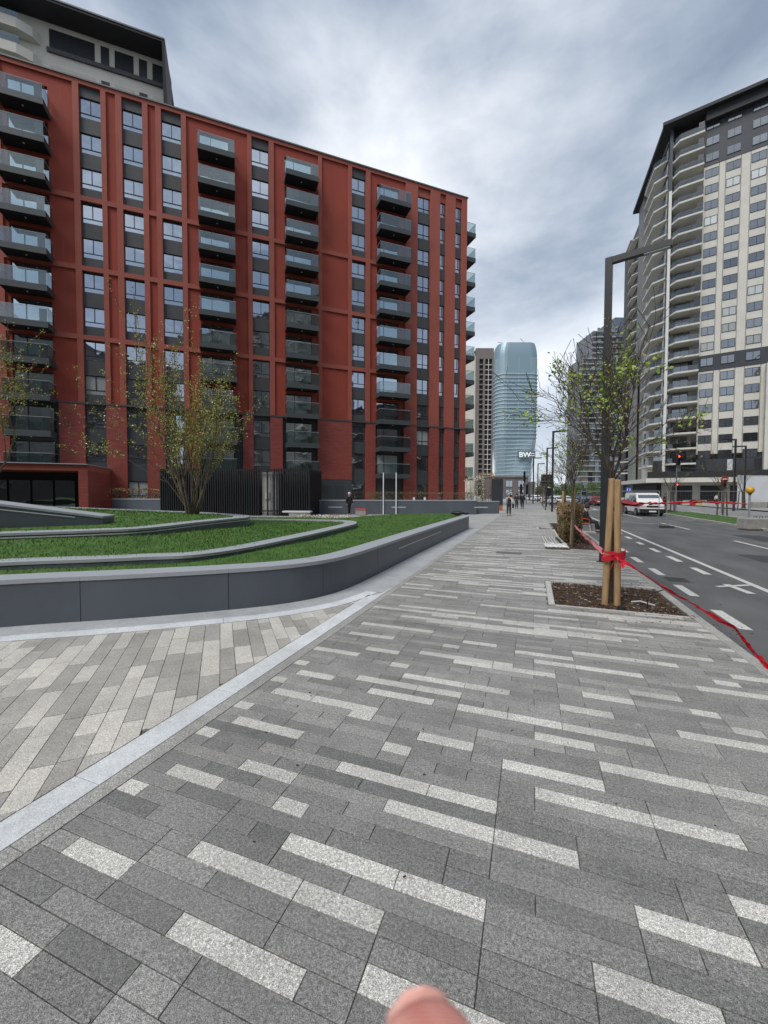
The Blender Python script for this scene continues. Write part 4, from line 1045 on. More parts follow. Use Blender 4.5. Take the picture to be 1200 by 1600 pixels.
HGRN = mat('hedge_green', (.085, .11, .035), .6, .3, 20); HBRN = mat('hedge_brown', (.20, .12, .055), .7, .3, 20); HTAN = mat('hedge_tan', (.34, .22, .11), .7, .3, 20)
hedge('hedge', (1.36, 17.6, 0), .66, 3.6, 1.30, 'clipped brown and green leafy hedge block in the mulch bed behind the stake', 15000, [HGRN, HBRN, HTAN])

# mulch beds
mul = mat('mulch', (.028, .019, .014), .95, 0, 30, col2=(.085, .058, .042), bump=1.0, bscale=70)
chip = mat('mulch_chip', (.06, .035, .022), .9, .5, 25, rnd=.2); peb = mat('pebble', (.28, .26, .24), .8, .3, 30)
def bed(x0, y0, x1, y1, label, n):
    nx, ny = int((x1-x0)/.06), max(4, int((y1-y0)/.06)); vs = []; random.seed(3)
    for j in range(ny+1):
        for i in range(nx+1):
            x, y = x0+(x1-x0)*i/nx, y0+(y1-y0)*j/ny; ed = min(i, nx-i, j, ny-j)
            vs.append((x, y, -.075+min(ed, 3)*.012+.014*math.sin(x*7+y*3)+random.uniform(-.012, .012)))
    o = MB().add(vs, [(j*(nx+1)+i, j*(nx+1)+i+1, (j+1)*(nx+1)+i+1, (j+1)*(nx+1)+i) for j in range(ny) for i in range(nx)]).build('soil_bed', mul, None, kind='structure')
    mb = MB()
    for i in range(n):
        x, y = random.uniform(x0+.03, x1-.03), random.uniform(y0+.03, y1-.03); s = random.uniform(.008, .028); a = random.uniform(0, 6.28)
        T = Matrix.Translation((x, y, -.028+random.uniform(-.01, .014))) @ Matrix.Rotation(a, 4, 'Z') @ Matrix.Rotation(random.uniform(-.6, .6), 4, 'X')
        mb.box(-s, -s*.45, -s*.2, s, s*.45, s*.25, 1 if random.random() < .06 else 0, T=T)
    tag(mb.build('mulch', [chip, peb], None, kind='stuff'), label, 'mulch')
bed(.36, 6.95, 2.165, 8.78, 'brown bark mulch in the square tree pit of the nearest tree', 5200)
bed(1.03, 14.05, 2.165, 26.0, 'brown bark mulch in the long bed under the hedge', 5000)
bed(.30, 21.4, 1.03, 22.6, 'dark mulch in the small slot beside the hedge bed', 300)
fr_ = empty('pit_border', (0, 0, 0)); fr_['kind'] = 'structure'
def border(x0, y0, x1, y1, sides):
    w = .075
    if 'l' in sides:
        k = 0; y = y0
        while y < y1-.05: MB().box(x0-w-.02, y+.002, -.08, x0-.001, min(y+.8, y1)-.002, .003, 0, .85).build('edge_stone', M['stone'], fr_); y += .8
    if 'f' in sides:
        x = x0
        while x < x1-.05: MB().box(x+.002, y0-.001-w, -.08, min(x+.8, x1)-.002, y0-.001, .002, 0, .8).build('edge_stone', M['stone'], fr_); x += .8
    if 'b' in sides:
        x = x0
        while x < x1-.05: MB().box(x+.002, y1+.001, -.08, min(x+.8, x1)-.002, y1+w, .002, 0, .8).build('edge_stone', M['stone'], fr_); x += .8
border(.36, 6.95, 2.165, 8.78, 'lfb'); border(1.03, 14.05, 2.165, 21.38, 'lf'); border(.30, 21.4, 1.03, 22.6, 'lfb')
# bits in the near pit
tag(MB().tube([(0, 0, 0), (.12, -.03, .03), (.3, -.16, .01)], .016, 8).build('plastic_pipe', mat('pipe_white', (.5, .5, .48), .5), None, loc=(1.55, 7.6, -.01)), 'short pale plastic pipe lying in the mulch right of the stakes', 'pipe')
tag(MB().tube([(0, 0, -.04), (.01, .02, .12), (.09, .03, .22), (.22, .05, .27)], .009, 8).build('black_hose', M['black'], None, loc=(1.72, 7.35, 0)), 'thin black hose end curving up out of the mulch', 'hose')
tag(MB().cyl((0, 0, -.03), .055, .08, 14).build('pipe_cap', M['black'], None, loc=(1.30, 7.0, 0)), 'small round black pipe cap at the front of the mulch by the stakes', 'cap')

# bushes and green trees far along the street
GRN1 = mat('far_green', (.10, .16, .035), .7, .3, .5); GRN2 = mat('far_green2', (.05, .085, .028), .7, .3, .5)
def far_tree(loc, h, w, label, mats, seed, group=None, n=1300):
    random.seed(seed); t = empty('tree', loc, 0, label, 'tree', group); MB().tube([(0, 0, 0), (0, .1, h*.4), (.1, 0, h*.8)], [.14, .1, .04], 6).build('trunk', M['bark'], t); lf = MB()
    lob = [(random.gauss(0, w*.28), random.gauss(0, w*.28), h*random.uniform(.35, .85), w*random.uniform(.16, .32)) for _ in range(9)]
    for i in range(n):
        c = random.choice(lob); v = Vector([random.gauss(0, 1) for _ in range(3)]).normalized()*c[3]*random.uniform(.6, 1.15); leafquad(lf, Vector(c[:3])+v, random.uniform(.16, .34)*w/5, 0 if random.random() < .6 else 1)
    lf.build('crown', mats, t, kind='stuff'); return t
ft0 = far_tree((3.2, 150, 0), 6.5, 6, 'bright green tree in the green mass that closes the end of the street', [GRN1, GRN2], 1, 'green trees closing the end of the street')
for i, (x, D, w) in enumerate([(838, 170, 1), (846, 190, 1), (858, 160, .9), (868, 120, .8), (880, 130, .9), (893, 120, .9), (902, 110, .9), (915, 150, 1), (925, 140, .9), (940, 130, .8), (955, 150, 1), (828, 260, 1.2)]):
    p = DP(x, 770, D); c = copy_tree(ft0, loc=(p.x, p.y, 0), rz=i*1.3); c.scale = (w, w, w*random.uniform(.55, 1.0))
for o_, lb_ in zip([o for o in bpy.data.objects if o.get('group') == 'green trees closing the end of the street' and o != ft0],
    ['behind the first far street lamp', 'behind the second far street lamp', 'behind the dark sign boards', 'behind the lamp nearest the hedge', 'above the left end of the hedge', 'above the middle of the hedge', 'above the hedge stake', 'above the right end of the hedge', 'above the seated person', 'behind the round sign', 'behind the tall near lamp post', 'farthest, below the glass tower edge']):
    o_['label'] = 'green tree at the street end, '+lb_
ft0.location = (DP(851, 770, 150).x, DP(851, 770, 150).y, 0)

# ================================================================== ROAD MARKINGS
paint = mat('road_paint', (.55, .55, .52), .7, .22, 25, bump=.3, bscale=150)
ZR = -.12
rm = empty('road_marking', (0, 0, 0)); rm['kind'] = 'structure'
def seg(p, q, w, z=ZR+.004, name='painted_dash'):
    d = (q-p); d.z = 0; d.normalize(); n = Vector((-d.y, d.x, 0))*w/2
    return MB().add([(p-n), (q-n), (q+n), (p+n)], [(3, 2, 1, 0)]).build(name, paint, rm)
def g2(x, y): v = G(x, y, ZR); v.z = ZR+.004; return v
a = g2(1200, 924); X0 = a.x
seg(Vector((X0, -10, ZR+.004)), Vector((X0, 38, ZR+.004)), .13, name='painted_line')
for x0, y0, x1, y1 in [(1117, 953.5, 1168, 984.5), (1055, 914, 1089, 932), (1015, 888, 1037, 899), (987, 870.5, 1003, 879), (969.5, 857, 979, 863), (1081, 887, 1108, 898), (1042, 869, 1065, 878), (1015.5, 856.5, 1031, 863), (994, 847, 1006, 851), (977, 838.5, 987, 842), (966, 832, 971, 834)]:
    p, q = g2(x0, y0), g2(x1, y1); m_ = (p+q)/2; L = (q-p).length/2
    seg(m_-Vector((0, L, 0)), m_+Vector((0, L, 0)), .16)
for x0, y0, x1, y1 in [(1147, 845, 1215, 861), (1032, 817, 1079, 827.5), (977, 803.5, 1001, 810)]:
    p, q = g2(x0, y0), g2(x1, y1); m_ = (p+q)/2; L = (q-p).length/2
    seg(m_-Vector((0, L, 0)), m_+Vector((0, L, 0)), .14)
p, q = g2(1134, 913), g2(1175, 928); seg(p, q, .14); p, q = g2(1120, 917), g2(1172, 914.5); p.z = q.z = ZR+.007; seg(p, q, .10)
for i in range(6): 
    p = Vector((X0+.1, 46+i*9, ZR+.004)); seg(p, p+Vector((0, 4, 0)), .13); p = Vector((7.4, 42+i*9, ZR+.004)); seg(p, p+Vector((0, 3, 0)), .14)
# zebra stripes and stop bar far along the road
for i in range(8): p = Vector((2.9+i*1.0, 52, ZR+.004)); seg(p, p+Vector((0, 3.2, 0)), .5)
p = Vector((3, 49.5, ZR+.004)); seg(p, p+Vector((7.5, 0, 0)), .35)
for i in range(5): p = Vector((16.2, 25+i*8, ZR+.004)); seg(p, p+Vector((0, 4, 0)), .14); p = Vector((19.5, 28+i*8, ZR+.004)); seg(p, p+Vector((0, 4, 0)), .14)
# repaired patches of asphalt, skid marks
pt = mat('asphalt_patch', (.046, .048, .051), .85, .15, 3)
for x, y, sx, sy in ((6.0, 14.0, .9, 1.6), (8.6, 20, 1.1, 3.0), (5.2, 9.2, .5, .9)):
    MB().box(x, y, ZR-.01, x+sx, y+sy, ZR+.003).build('asphalt_patch', pt, None, kind='structure')

# median with grass
md = empty('median', (0, 0, 0)); md['kind'] = 'structure'
mk = MB().cbox(0, .003, -.2, .14, .997, 0, .01, 0, .7).mesh('kerb_stone', M['stone'])
for i in range(-4, 23): link('kerb_stone', mk, md, (11.1, 25+i*1.0, .0)); 
for i in range(-4, 23): link('kerb_stone', mk, md, (14.46, 25+i*1.0, .0))
random.seed(8)
lawn([(11.24, 19), (11.24, 47), (14.46, 47), (14.46, 19)], lambda x, y: .0+.01*np.sin(x*2)*np.sin(y), 'median_lawn', 'short green grass on the strip between the two carriageways', .5, 9000)

# ================================================================== SLAT ENCLOSURE, BACK WALLS
e0, e1 = DP(250, 770, 31.5), DP(482, 770, 30.2); ed = Vector((e1.x-e0.x, e1.y-e0.y, 0)); EL = ed.length; ez = math.atan2(ed.y, ed.x)
en = empty('slatted_enclosure', (e0.x, e0.y, 0), ez, 'black vertical slat enclosure around a grey cabinet behind the lawn', 'enclosure')
sm_ = MB().box(0, 0, 0, .07, .16, 3.62).mesh('slat', M['dark']); sp_ = EL/66
for i in range(67):
    if 45 <= i <= 50 and i not in (48,): continue
    link('slat', sm_, en, (i*sp_, 0, -.05))
for i in range(18): link('slat', sm_, en, (EL+.10, i*sp_+.2, -.05), rz=math.radians(90))
MB().box(0, .02, 3.4, EL, .14, 3.5).build('rail', M['dark'], en); MB().box(0, .161, .3, EL, .2, .4).build('rail', M['dark'], en)
MB().box(.1, .9, 0, EL-.1, 3.4, 3.2).build('dark_backing', M['soffit'], en)  # dark box added behind the slats so the gaps between them look dark
cbn = empty('utility_cabinet', (e0.x+ed.x/EL*(45.2*sp_), e0.y+ed.y/EL*(45.2*sp_), 0), ez, 'tall pale grey utility cabinet seen through the gap in the black slats', 'cabinet')
pg = mat('cabinet_grey', (.30, .30, .29), .5, .1, 2)
MB().box(0, .35, 0, .82, .88, 3.3).build('body', pg, cbn); MB().box(.90, .35, 0, 1.35, .88, 3.3).build('body', pg, cbn); MB().box(.25, .27, 1.25, .62, .349, 1.75).build('meter_box', mat('meter', (.38, .38, .37), .4), cbn)

w0, w1 = G(470, 803.5), G(745, 803.5); wd = Vector((w1.x-w0.x, w1.y-w0.y, 0)); WL = wd.length; wz = math.atan2(wd.y, wd.x)
bw = empty('planter_wall', (w0.x, w0.y, 0), wz, 'long straight slate planter wall in front of the red building', 'planter wall')
n = 8
for i in range(n): MB().box(i*WL/n+.005, 0, -.05, (i+1)*WL/n-.005, .35, 1.10).build('wall_panel', M['slate'], bw); MB().box(i*WL/n+.002, -.02, 1.101, (i+1)*WL/n-.002, .6, 1.17).build('coping', M['copstone'], bw)
for a in (2.2, 7.4, 14.3): MB().box(a, -.012, .55, a+1.15, -.001, .61).build('light_strip', MATS['light_strip'], bw)
MB().box(.0, .351, -.05, WL, 2.5, 1.05).build('soil', mul, bw)
bw2 = empty('planter_wall', (w1.x-.1, w1.y+1.3, 0), wz, 'shorter slate planter wall stepping back beside the black screen block', 'planter wall')
MB().box(0, 0, -.05, 1.9, .35, 1.0).build('wall_panel', M['slate'], bw2); MB().box(-.02, -.02, 1.001, 1.92, .5, 1.07).build('coping', M['copstone'], bw2)
lw = DP(175, 770, 33); lwb = empty('planter_wall', (lw.x, lw.y, 0), ez, 'low grey planter wall between the red canopy and the slat enclosure', 'planter wall')
MB().box(0, 0, -.05, 4.6, .35, 1.15).build('wall_panel', M['slate'], lwb); MB().box(0, -.02, 1.151, 4.6, .5, 1.22).build('coping', M['copstone'], lwb)
sg = DP(778, 770, 41); sb_ = empty('screen_block', (sg.x, sg.y, 0), HZ, 'tall black rectangular block with an orange panel at its foot, beside the planter wall', 'screen')
MB().box(-.52, 0, .55, .52, .5, 3.2).build('body', M['navy'], sb_); MB().box(.1, .02, 0, .52, .45, .549).build('base', mat('rust_orange', (.42, .13, .03), .6), sb_); MB().box(-.52, .05, 0, .09, .45, .549).build('base', M['dark'], sb_)

def bush(x, y, D, sx, sy, sz, z0, label, n, mats, ls):
    p = DP(x, y, D); h = hedge('bush', (p.x, p.y, z0), sx, sy, sz, label, n, mats, ls, 'bush'); h.rotation_euler.z = HZ; return h
bush(212, 770, 34.5, 4.0, .9, 1.0, 1.0, 'reddish green shrubs behind the low grey planter wall by the canopy', 1500, [HGRN, HBRN, HTAN], (.06, .12))
bush(657, 770, 42, 11, .7, .75, 1.05, 'thin dark row of shrubs along the top of the long planter wall', 2200, [HGRN, HGRN, HBRN], (.05, .1))
bush(742, 770, 44, 1.8, 1.6, 2.6, .9, 'pale blossoming shrub at the end of the red building', 900, [LEAF, LEAF2, BLOS], (.06, .11))
bush(760, 770, 45, 1.7, 1.6, 3.0, .9, 'russet leaved shrub between the blossoming shrub and the black block', 900, [HBRN, LEAF2, HTAN], (.06, .11))
bush(505, 808, 27, 3.0, .7, .28, -.02, 'low strip of dry tufted plants in front of the dark clothed figure', 900, [LEAF2, HTAN, BLOS], (.04, .08))

# bench
bp = DP(462, 806, 27.5); be = empty('bench', (bp.x, bp.y, 0), ez, 'white topped bench against the black slat enclosure', 'bench')
MB().box(-.95, 0, .40, 1.0, .55, .50).build('seat', mat('bench_top', (.6, .61, .62), .5), be); MB().box(-.5, .05, -.03, .9, .5, .399).build('base', M['concrete'], be)
for x, nm in ((599, 'left of the two thin white poles before the planter wall'), (619, 'right of the two thin white poles before the planter wall')):
    p = DP(x, 770, 33); tag(MB().tube([(0, 0, -.02), (0, 0, 3.42)], .045, 8).build('white_pole', M['white'], None, loc=(p.x, p.y, 0)), nm, 'pole')
for x, nm in ((647, 'left short white bollard light on the planter wall'), (664, 'right short white bollard light on the planter wall')):
    p = DP(x, 770, 36); tag(MB().box(-.08, -.08, 0, .08, .08, .28).build('bollard_light', M['white'], None, loc=(p.x, p.y, 1.08)), nm, 'light')
p = G(565, 806); rbx = empty('equipment_case', (p.x, p.y, 0), 0, 'small red and grey case on the pale ground right of the dark figure', 'case')
MB().cbox(-.42, -.2, .05, .42, .2, .45, .04).build('body', mat('case_grey', (.25, .22, .21), .6), rbx); MB().cbox(-.44, -.22, .451, .44, .22, .55, .03).build('lid', mat('case_red', (.45, .04, .04), .5), rbx)
p = G(713, 804.5, .0); tag(MB().ball((0, 0, .08), .38, 10, 6, sq=(1, .6, .28)).ball((.4, .1, .05), .22, 8, 5, sq=(1, .7, .3)).build('bag', M['black'], None, loc=(-3.75, 21.6, .62)), 'black soft bag lying on the far end of the long wall', 'bag')

# manhole / drain plate and pack of metal frames on the sidewalk
mh = empty('drain_cover', (-.64, 12.45, .002), math.radians(-2), 'grey rectangular drain cover set in the sidewalk', 'drain')
dcm = mat('drain_metal', (.10, .095, .088), .6, .3, 20)
MB().box(-.36, -.22, 0, .36, .22, .003).build('cover', dcm, mh)
for i in range(9): MB().box(-.33+i*.075, -.19, .0035, -.29+i*.075, .19, .008).build('rib', mat('drain_rib', (.15, .145, .135), .6, .2, 20), mh)
pk = empty('metal_frames', (.70, 15.6, 0), math.radians(2), 'stack of pale metal frames with plastic wrap lying beside the hedge bed', 'frames')
stl = mat('pale_steel', (.50, .49, .46), .45, .1, 10)
for i, x in enumerate((-.30, -.21, -.05, .05, .22, .30)): MB().box(x, -1.75, .0, x+.045, 1.65, .06).build('bar', stl if i != 4 else M['dark'], pk)
MB().box(-.33, -1.80, 0, .36, -1.755, .05).build('end_bar', M['bark'], pk); MB().box(-.33, 1.66, 0, .36, 1.70, .05).build('end_bar', stl, pk)
pl = MB(); random.seed(5); gx, gy = 12, 9
for j in range(gy+1):
    for i in range(gx+1): pl.v.append((-.36+.72*i/gx+random.uniform(-.02, .02), -1.7+.9*j/gy, .065+random.uniform(0, .07)*(1 if 0 < i < gx and 0 < j < gy else 0)))
pl.f = [(j*(gx+1)+i, j*(gx+1)+i+1, (j+1)*(gx+1)+i+1, (j+1)*(gx+1)+i) for j in range(gy) for i in range(gx)]; pl.m = [0]*len(pl.f); pl.t = [0]*len(pl.f)
pl.build('plastic_wrap', mat('plastic_wrap', (.62, .62, .62), .25), pk, smooth=False)

# ================================================================== STREET LAMPS
def lamp(x, y, label, H_=7.72, arm=1.30, rz=math.radians(-16.4), t=.16, group=None):
    o = empty('street_lamp', (x, y, 0), rz, label, 'street lamp', group)
    MB().box(-t/2, -t/2, -.1, t/2, t/2, H_).build('post', M['dark'], o); MB().box(t/2, -t/2+.01, H_-.15, arm, t/2-.01, H_-.002).build('arm', M['dark'], o)
    MB().box(arm-.55, -t/2+.02, H_-.175, arm-.03, t/2-.02, H_-.151).build('lamp_head', M['copstone'], o); MB().box(-t/2-.05, -t/2-.05, -.02, t/2+.05, t/2+.05, .015).build('base_plate', M['dark'], o); return o
L0 = G(942, 878)
l1 = lamp(L0.x, L0.y, 'dark angular street lamp rising behind the nearest staked tree')
for px, D, lb in ((863, 38.8, 'street lamp behind the hedge, second along the kerb'), (854, 53, 'third street lamp along the kerb'), (840, 81, 'faraway street lamp seen just right of the glass tower, the lower one'), (833, 68, 'slim street lamp seen against the edge of the glass tower')):
    p = DP(px, 770, D); copy_tree(l1, loc=(p.x, p.y, 0), label=lb)
p = DP(1147, 770, 44); copy_tree(l1, loc=(p.x, p.y, 0), rz=math.pi, label='street lamp with arm to the left in front of the cream tower')
p = DP(1163, 770, 50); copy_tree(l1, loc=(p.x, p.y, 0), rz=math.pi, label='street lamp by the white hoarding, farther and thicker in the tree branches')

# ================================================================== TRAFFIC LIGHTS, SIGNS
redl = mat('red_signal', (.6, .02, .01), .4, emit=(1, .06, .03), estr=5); sgrey = mat('pole_grey', (.16, .165, .17), .5)
def signal(px, ytop, ybot, D, label, lit=True, pole=True, zp=0, w=.30, grey=True):
    p = DP(px, 770, D); zt = CAMP.z+(ray(px, ytop)*D).z; zb = CAMP.z+(ray(px, ybot)*D).z; h = zt-zb
    o = empty('traffic_light', (p.x, p.y, 0), HZ, label, 'traffic light')
    MB().cbox(-w/2, -.12, zb, w/2, .12, zt, .03).build('housing', M['black'], o)
    for i in range(3):
        zc = zt-h*(i+.5)/3; r = min(w*.36, h/7)
        MB().tube([(0, -.13, zc), (0, -.121, zc)], r, 12).build('lens', redl if (i == 0 and lit) else mat('lens_off', (.03, .03, .03), .3), o)
        MB().tube([(0, -.26, zc+r*.2), (0, -.1205, zc+r*.2)], [r*1.1, r*1.15], 10, cap=False).build('visor', M['black'], o)
    MB().tube([(0, .14, -.12), (0, .14, zt+.1)], .055, 8).build('pole', sgrey, o); return o
s_ = signal(1058, 711, 727, 42, 'traffic light showing red on a grey pole above the median grass')
MB().tube([(0, .14, 4.55), (1.8, .1, 4.35), (4.5, .1, 3.95)], .05, 6).build('arm', M['dark'], s_)
signal(1056, 755, 768, 45, 'lower red traffic light in front of the shop podium')
n_ = signal(1130, 749, 765, 40, 'red traffic light below a round no entry sign')
MB().tube([(0, -.16, 2.0+1.2), (0, -.13, 2.0+1.2)], .36, 18).build('sign_disc', mat('sign_red', (.45, .02, .02), .5), n_).scale = (1, 1, 1)
MB().box(-.24, -.175, 3.15, .24, -.162, 3.27).build('sign_bar', M['white'], n_)
signal(965, 750, 764, 60, 'red traffic light just right of the timber stakes')
signal(819, 737, 752, 70, 'dark traffic light head above the walkers, seen from behind', lit=False)
signal(814, 757, 772, 62, 'low dark traffic light cluster left of the walkers', lit=False)
signal(823, 757, 772, 64, 'low dark traffic light cluster right of the walkers', lit=False)
# sign boards seen from the back
p = DP(854, 770, 47); o = empty('road_sign', (p.x, p.y, 0), HZ, 'dark backs of a direction sign and a round sign on twin posts', 'sign')
MB().tube([(-.3, .05, 0), (-.3, .05, 4.1)], .04, 6).build('post', sgrey, o); MB().tube([(.35, .05, 0), (.35, .05, 4.1)], .04, 6).build('post', sgrey, o)
MB().box(-.65, 0, 2.55, .7, .04, 3.95).build('board', M['dark'], o); MB().tube([(.25, .0, 1.9), (.25, .04, 1.9)], .50, 20).build('round_board', M['dark'], o)
MB().box(-.68, -.03, 3.1, .73, -.002, 3.17).build('board_rail', sgrey, o); MB().box(-.68, -.03, 2.7, .73, -.002, 2.77).build('board_rail', sgrey, o)
p = DP(983, 770, 58); o = empty('road_sign', (p.x, p.y, 0), HZ, 'small blue road sign over the cars beside the white van', 'sign')
MB().box(-.45, 0, 2.0, .35, .04, 2.7).build('board', mat('sign_blue', (.02, .09, .42), .5), o); MB().tube([(0, .07, -.1), (0, .07, 2.7)], .04, 6).build('post', sgrey, o)
for xx in (-.25, .1): MB().box(xx-.06, -.012, 2.15, xx+.06, -.001, 2.5).build('pictogram', M['white'], o)
p = DP(912, 770, 62); o = empty('road_sign', (p.x, p.y, 0), HZ, 'small round dark sign on a thin post beyond the seated person', 'sign')
MB().tube([(0, 0, 1.95), (0, .04, 1.95)], .42, 16).build('disc', M['dark'], o); MB().tube([(0, .07, -.1), (0, .07, 2.2)], .04, 6).build('post', sgrey, o)

# ================================================================== TEMPORARY FENCE, TAPES, BALL LAMP, CONCRETE BLOCK
FA, FB = Vector((6.95, 26.2, ZR)), Vector((11.5, 28.6, ZR)); zinc = mat('galvanised', (.26, .27, .28), .45, .1, 20)
def fence_panel(A, B, label):
    d = B-A; L = d.length; o = empty('mesh_fence', A, math.atan2(d.y, d.x), label, 'fence')
    for x in (0, L): MB().tube([(x, 0, 0), (x, 0, 2.05)], .022, 6).build('post', zinc, o)
    MB().tube([(0, 0, 2.03), (L, 0, 2.03)], .016, 6).build('rail', zinc, o); MB().tube([(0, 0, .2), (L, 0, .2)], .014, 6).build('rail', zinc, o)
    me = MB()
    for i in range(1, int(L/.16)): me.tube([(i*.16, 0, .2), (i*.16, 0, 2.03)], .0017, 3, cap=False)
    for i in range(1, 8): me.tube([(0, 0, .2+i*.23), (L, 0, .2+i*.23)], .0017, 3, cap=False)
    me.build('wire_mesh', zinc, o, kind='stuff'); return o
FC = Vector((2.9, 28.5, ZR))
fence_panel(FA, FB, 'mesh fence panel between the white van and the yellow ball lamp')
fence_panel(FC, FA+Vector((-.35, .1, 0)), 'mesh fence panel left of the white van, ending in a loose leaning post')
def foot(p, label):
    o = MB().cbox(-.34, -.13, 0, .34, .13, .13, .03).build('rubber_block', M['concrete'] if False else mat('rubber_foot', (.045, .045, .045), .8, .3, 10), None, loc=p); tag(o, label, 'fence block')
foot(FA, 'dark block foot of the mesh fence on the asphalt'); foot(FB+Vector((-.1, 0, 0)), 'dark block foot under the yellow ball lamp')
bl_ = empty('ball_lamp', (FB.x, FB.y-.1, ZR), 0, 'yellow ball warning lamp on a grey post at the end of the fence', 'lamp')
MB().ball((0, 0, 2.10), .205, 16, 10).build('globe', mat('yellow_globe', (.62, .34, .02), .35), bl_, smooth=True); MB().tube([(0, 0, 0), (0, 0, 1.9)], .05, 8).build('post', zinc, bl_); MB().cyl((0, 0, 1.86), .09, .06, 10).build('collar', M['dark'], bl_)
cbk = G(1172, 829, ZR); cbl = empty('concrete_block', (cbk.x, cbk.y, ZR), HZ, 'rough concrete barrier block at the right edge by the ball lamp post', 'block')
MB().cbox(0, 0, .08, 2.4, .8, .62, .03).build('block', M['concrete'], cbl)
for i in range(3): MB().tube([(.45+.3*i, .3, .60), (.45+.3*i, .3, .72), (.60+.3*i, .3, .72), (.60+.3*i, .3, .60)], .012, 5).build('lifting_loop', M['dark'], cbl)
MB().box(-.25, -.15, 0, 2.2, .4, .079).build('timber_bearer', M['bark'], cbl)
def tape(pts, w, label, mt, tw=.35, seed=1, twist=1.2, sag=.0, strands=1, name='barrier_tape'):
    random.seed(seed); mb = MB(); pts = [Vector(p) for p in pts]
    for s_ in range(strands):
        n = 40*(len(pts)-1); line = []
        for i in range(n+1):
            t = i/n*(len(pts)-1); k = min(len(pts)-2, int(t)); u = t-k; q = pts[k].lerp(pts[k+1], u); q.z -= sag*4*u*(1-u); line.append(q)
        d = (pts[-1]-pts[0]).normalized(); side = Vector((0, 0, 1)); ph = random.uniform(0, 6)
        vs = []; oz = random.uniform(-.4, .4)*w*(s_ > 0)
        for i, q in enumerate(line):
            a = ph+twist*math.sin(i/n*5+ph)+.5*math.sin(i*.5+s_); ww = w*(.75+.25*math.sin(i*.37+s_)); hd = side*math.cos(a*.5)+d.cross(side)*math.sin(a*.5)
            wob = Vector((0, 0, .012*math.sin(i*.8+s_*2)+oz*math.sin(math.pi*i/n)))
            vs += [q+wob-hd*ww/2, q+wob+d.cross(side)*w*.12*math.sin(i*1.1), q+wob+hd*ww/2]
        mb.add(vs, [f for i in range(n) for f in ((3*i, 3*i+1, 3*i+4, 3*i+3), (3*i+1, 3*i+2, 3*i+5, 3*i+4))], s_ % 2 if isinstance(mt, list) else 0)
    return tag(mb.build(name, mt, None), label, 'tape')
knot = Vector((s1_.x+.05, s1_.y, .78))
hs_ = G(895, 850); hst = Vector((hs_.x+.04, hs_.y, .66))
tape([hst, knot+Vector((-.02, .1, .0))], .075, 'pink and red barrier tape from the hedge stake to the nearest stakes', [M['pink_tape'], M['red_tape']], strands=3, seed=2, sag=.04)
e_end = G(1215, 1062); tape([Vector((s2_.x+.03, s2_.y-.05, .74)), G(1148, 985)+Vector((0, 0, .04)), Vector((e_end.x, e_end.y, .03))], .06, 'bright red barrier tape running down from the stakes to the kerb at the right edge', [M['red_tape'], M['red_tape']], strands=3, seed=4, sag=.03)
tape([Vector((s2_.x+.02, s2_.y, 1.62)), DP(1035, 786.5, 24), DP(1100, 784, 26), DP(1167, 787.5, 27)], .19, 'wide twisted red tape stretched across the road from the stakes to the ball lamp', [M['red_tape'], M['red_tape']], strands=2, seed=6, twist=.5)
# knot round the stakes
kb = MB(); c = Vector(((s1_.x+s2_.x)/2+.02, s1_.y-.0, .80))
for s_ in range(5):
    n = 26; vs = []; tz = random.uniform(-.06, .06); tl = random.uniform(-.10, .10)
    for i in range(n):
        a = 6.283*i/(n-1); x = c.x+.165*math.cos(a); y = c.y+.085*math.sin(a); z = c.z+tz+tl*math.cos(a); w = .02+.012*math.sin(i*.9+s_)
        vs += [(x, y, z-w), (x*1.0+.006*math.cos(a), y+.008*math.sin(a), z+w)]
    kb.add(vs, [(2*i, 2*i+2, 2*i+3, 2*i+1) for i in range(n-1)])
for s_, (dx, dz, L) in enumerate(((-.12, -.26, .3), (-.22, .02, .25), (.11, -.10, .2), (.09, -.15, .2), (-.09, -.18, .25))):
    b = Vector((c.x+.02, c.y-.13, c.z-.02)); e = b+Vector((dx, -.05, dz)); n = 9
    vs = []
    for i in range(n):
        q = b.lerp(e, i/(n-1)); q.y += .02*math.sin(i+s_); w = .009+.015*i/n; vs += [(q.x-w*.6, q.y, q.z-w), (q.x+w*.6, q.y+.012*math.sin(i*2), q.z+w)]
    kb.add(vs, [(2*i, 2*i+2, 2*i+3, 2*i+1) for i in range(n-1)])
tag(kb.build('tape_knot', M['red_tape'], None), 'bright red tape knotted round the two nearest timber stakes with loose ends', 'tape')

# white hoarding and cafe terrace
p = DP(1153, 770, 52); hd_ = empty('hoarding', (p.x, p.y, 0), HZ-.15, 'tall white site hoarding at the right edge with grey blocks at its foot', 'hoarding')
MB().box(0, 0, 0, 1.3, .15, 4.2).build('panel', mat('hoarding_white', (.62, .64, .66), .6, .1, .6), hd_); MB().box(1.32, .05, 0, 8, .2, 4.2).build('panel', MATS['hoarding_white'], hd_); MB().box(-.05, -.05, 4.21, 8, .22, 4.3).build('top_rail', M['dark'], hd_)
MB().cbox(1.0, -1.1, 0, 2.6, -.4, .75, .03).build('foot_block', M['concrete'], hd_); MB().cbox(2.9, -1.1, 0, 4.4, -.4, .75, .03).build('foot_block', M['concrete'], hd_)
cc = [mat('crate_a', (.35, .03, .03), .6), mat('crate_b', (.5, .42, .16), .6), mat('crate_c', (.5, .48, .42), .6)]
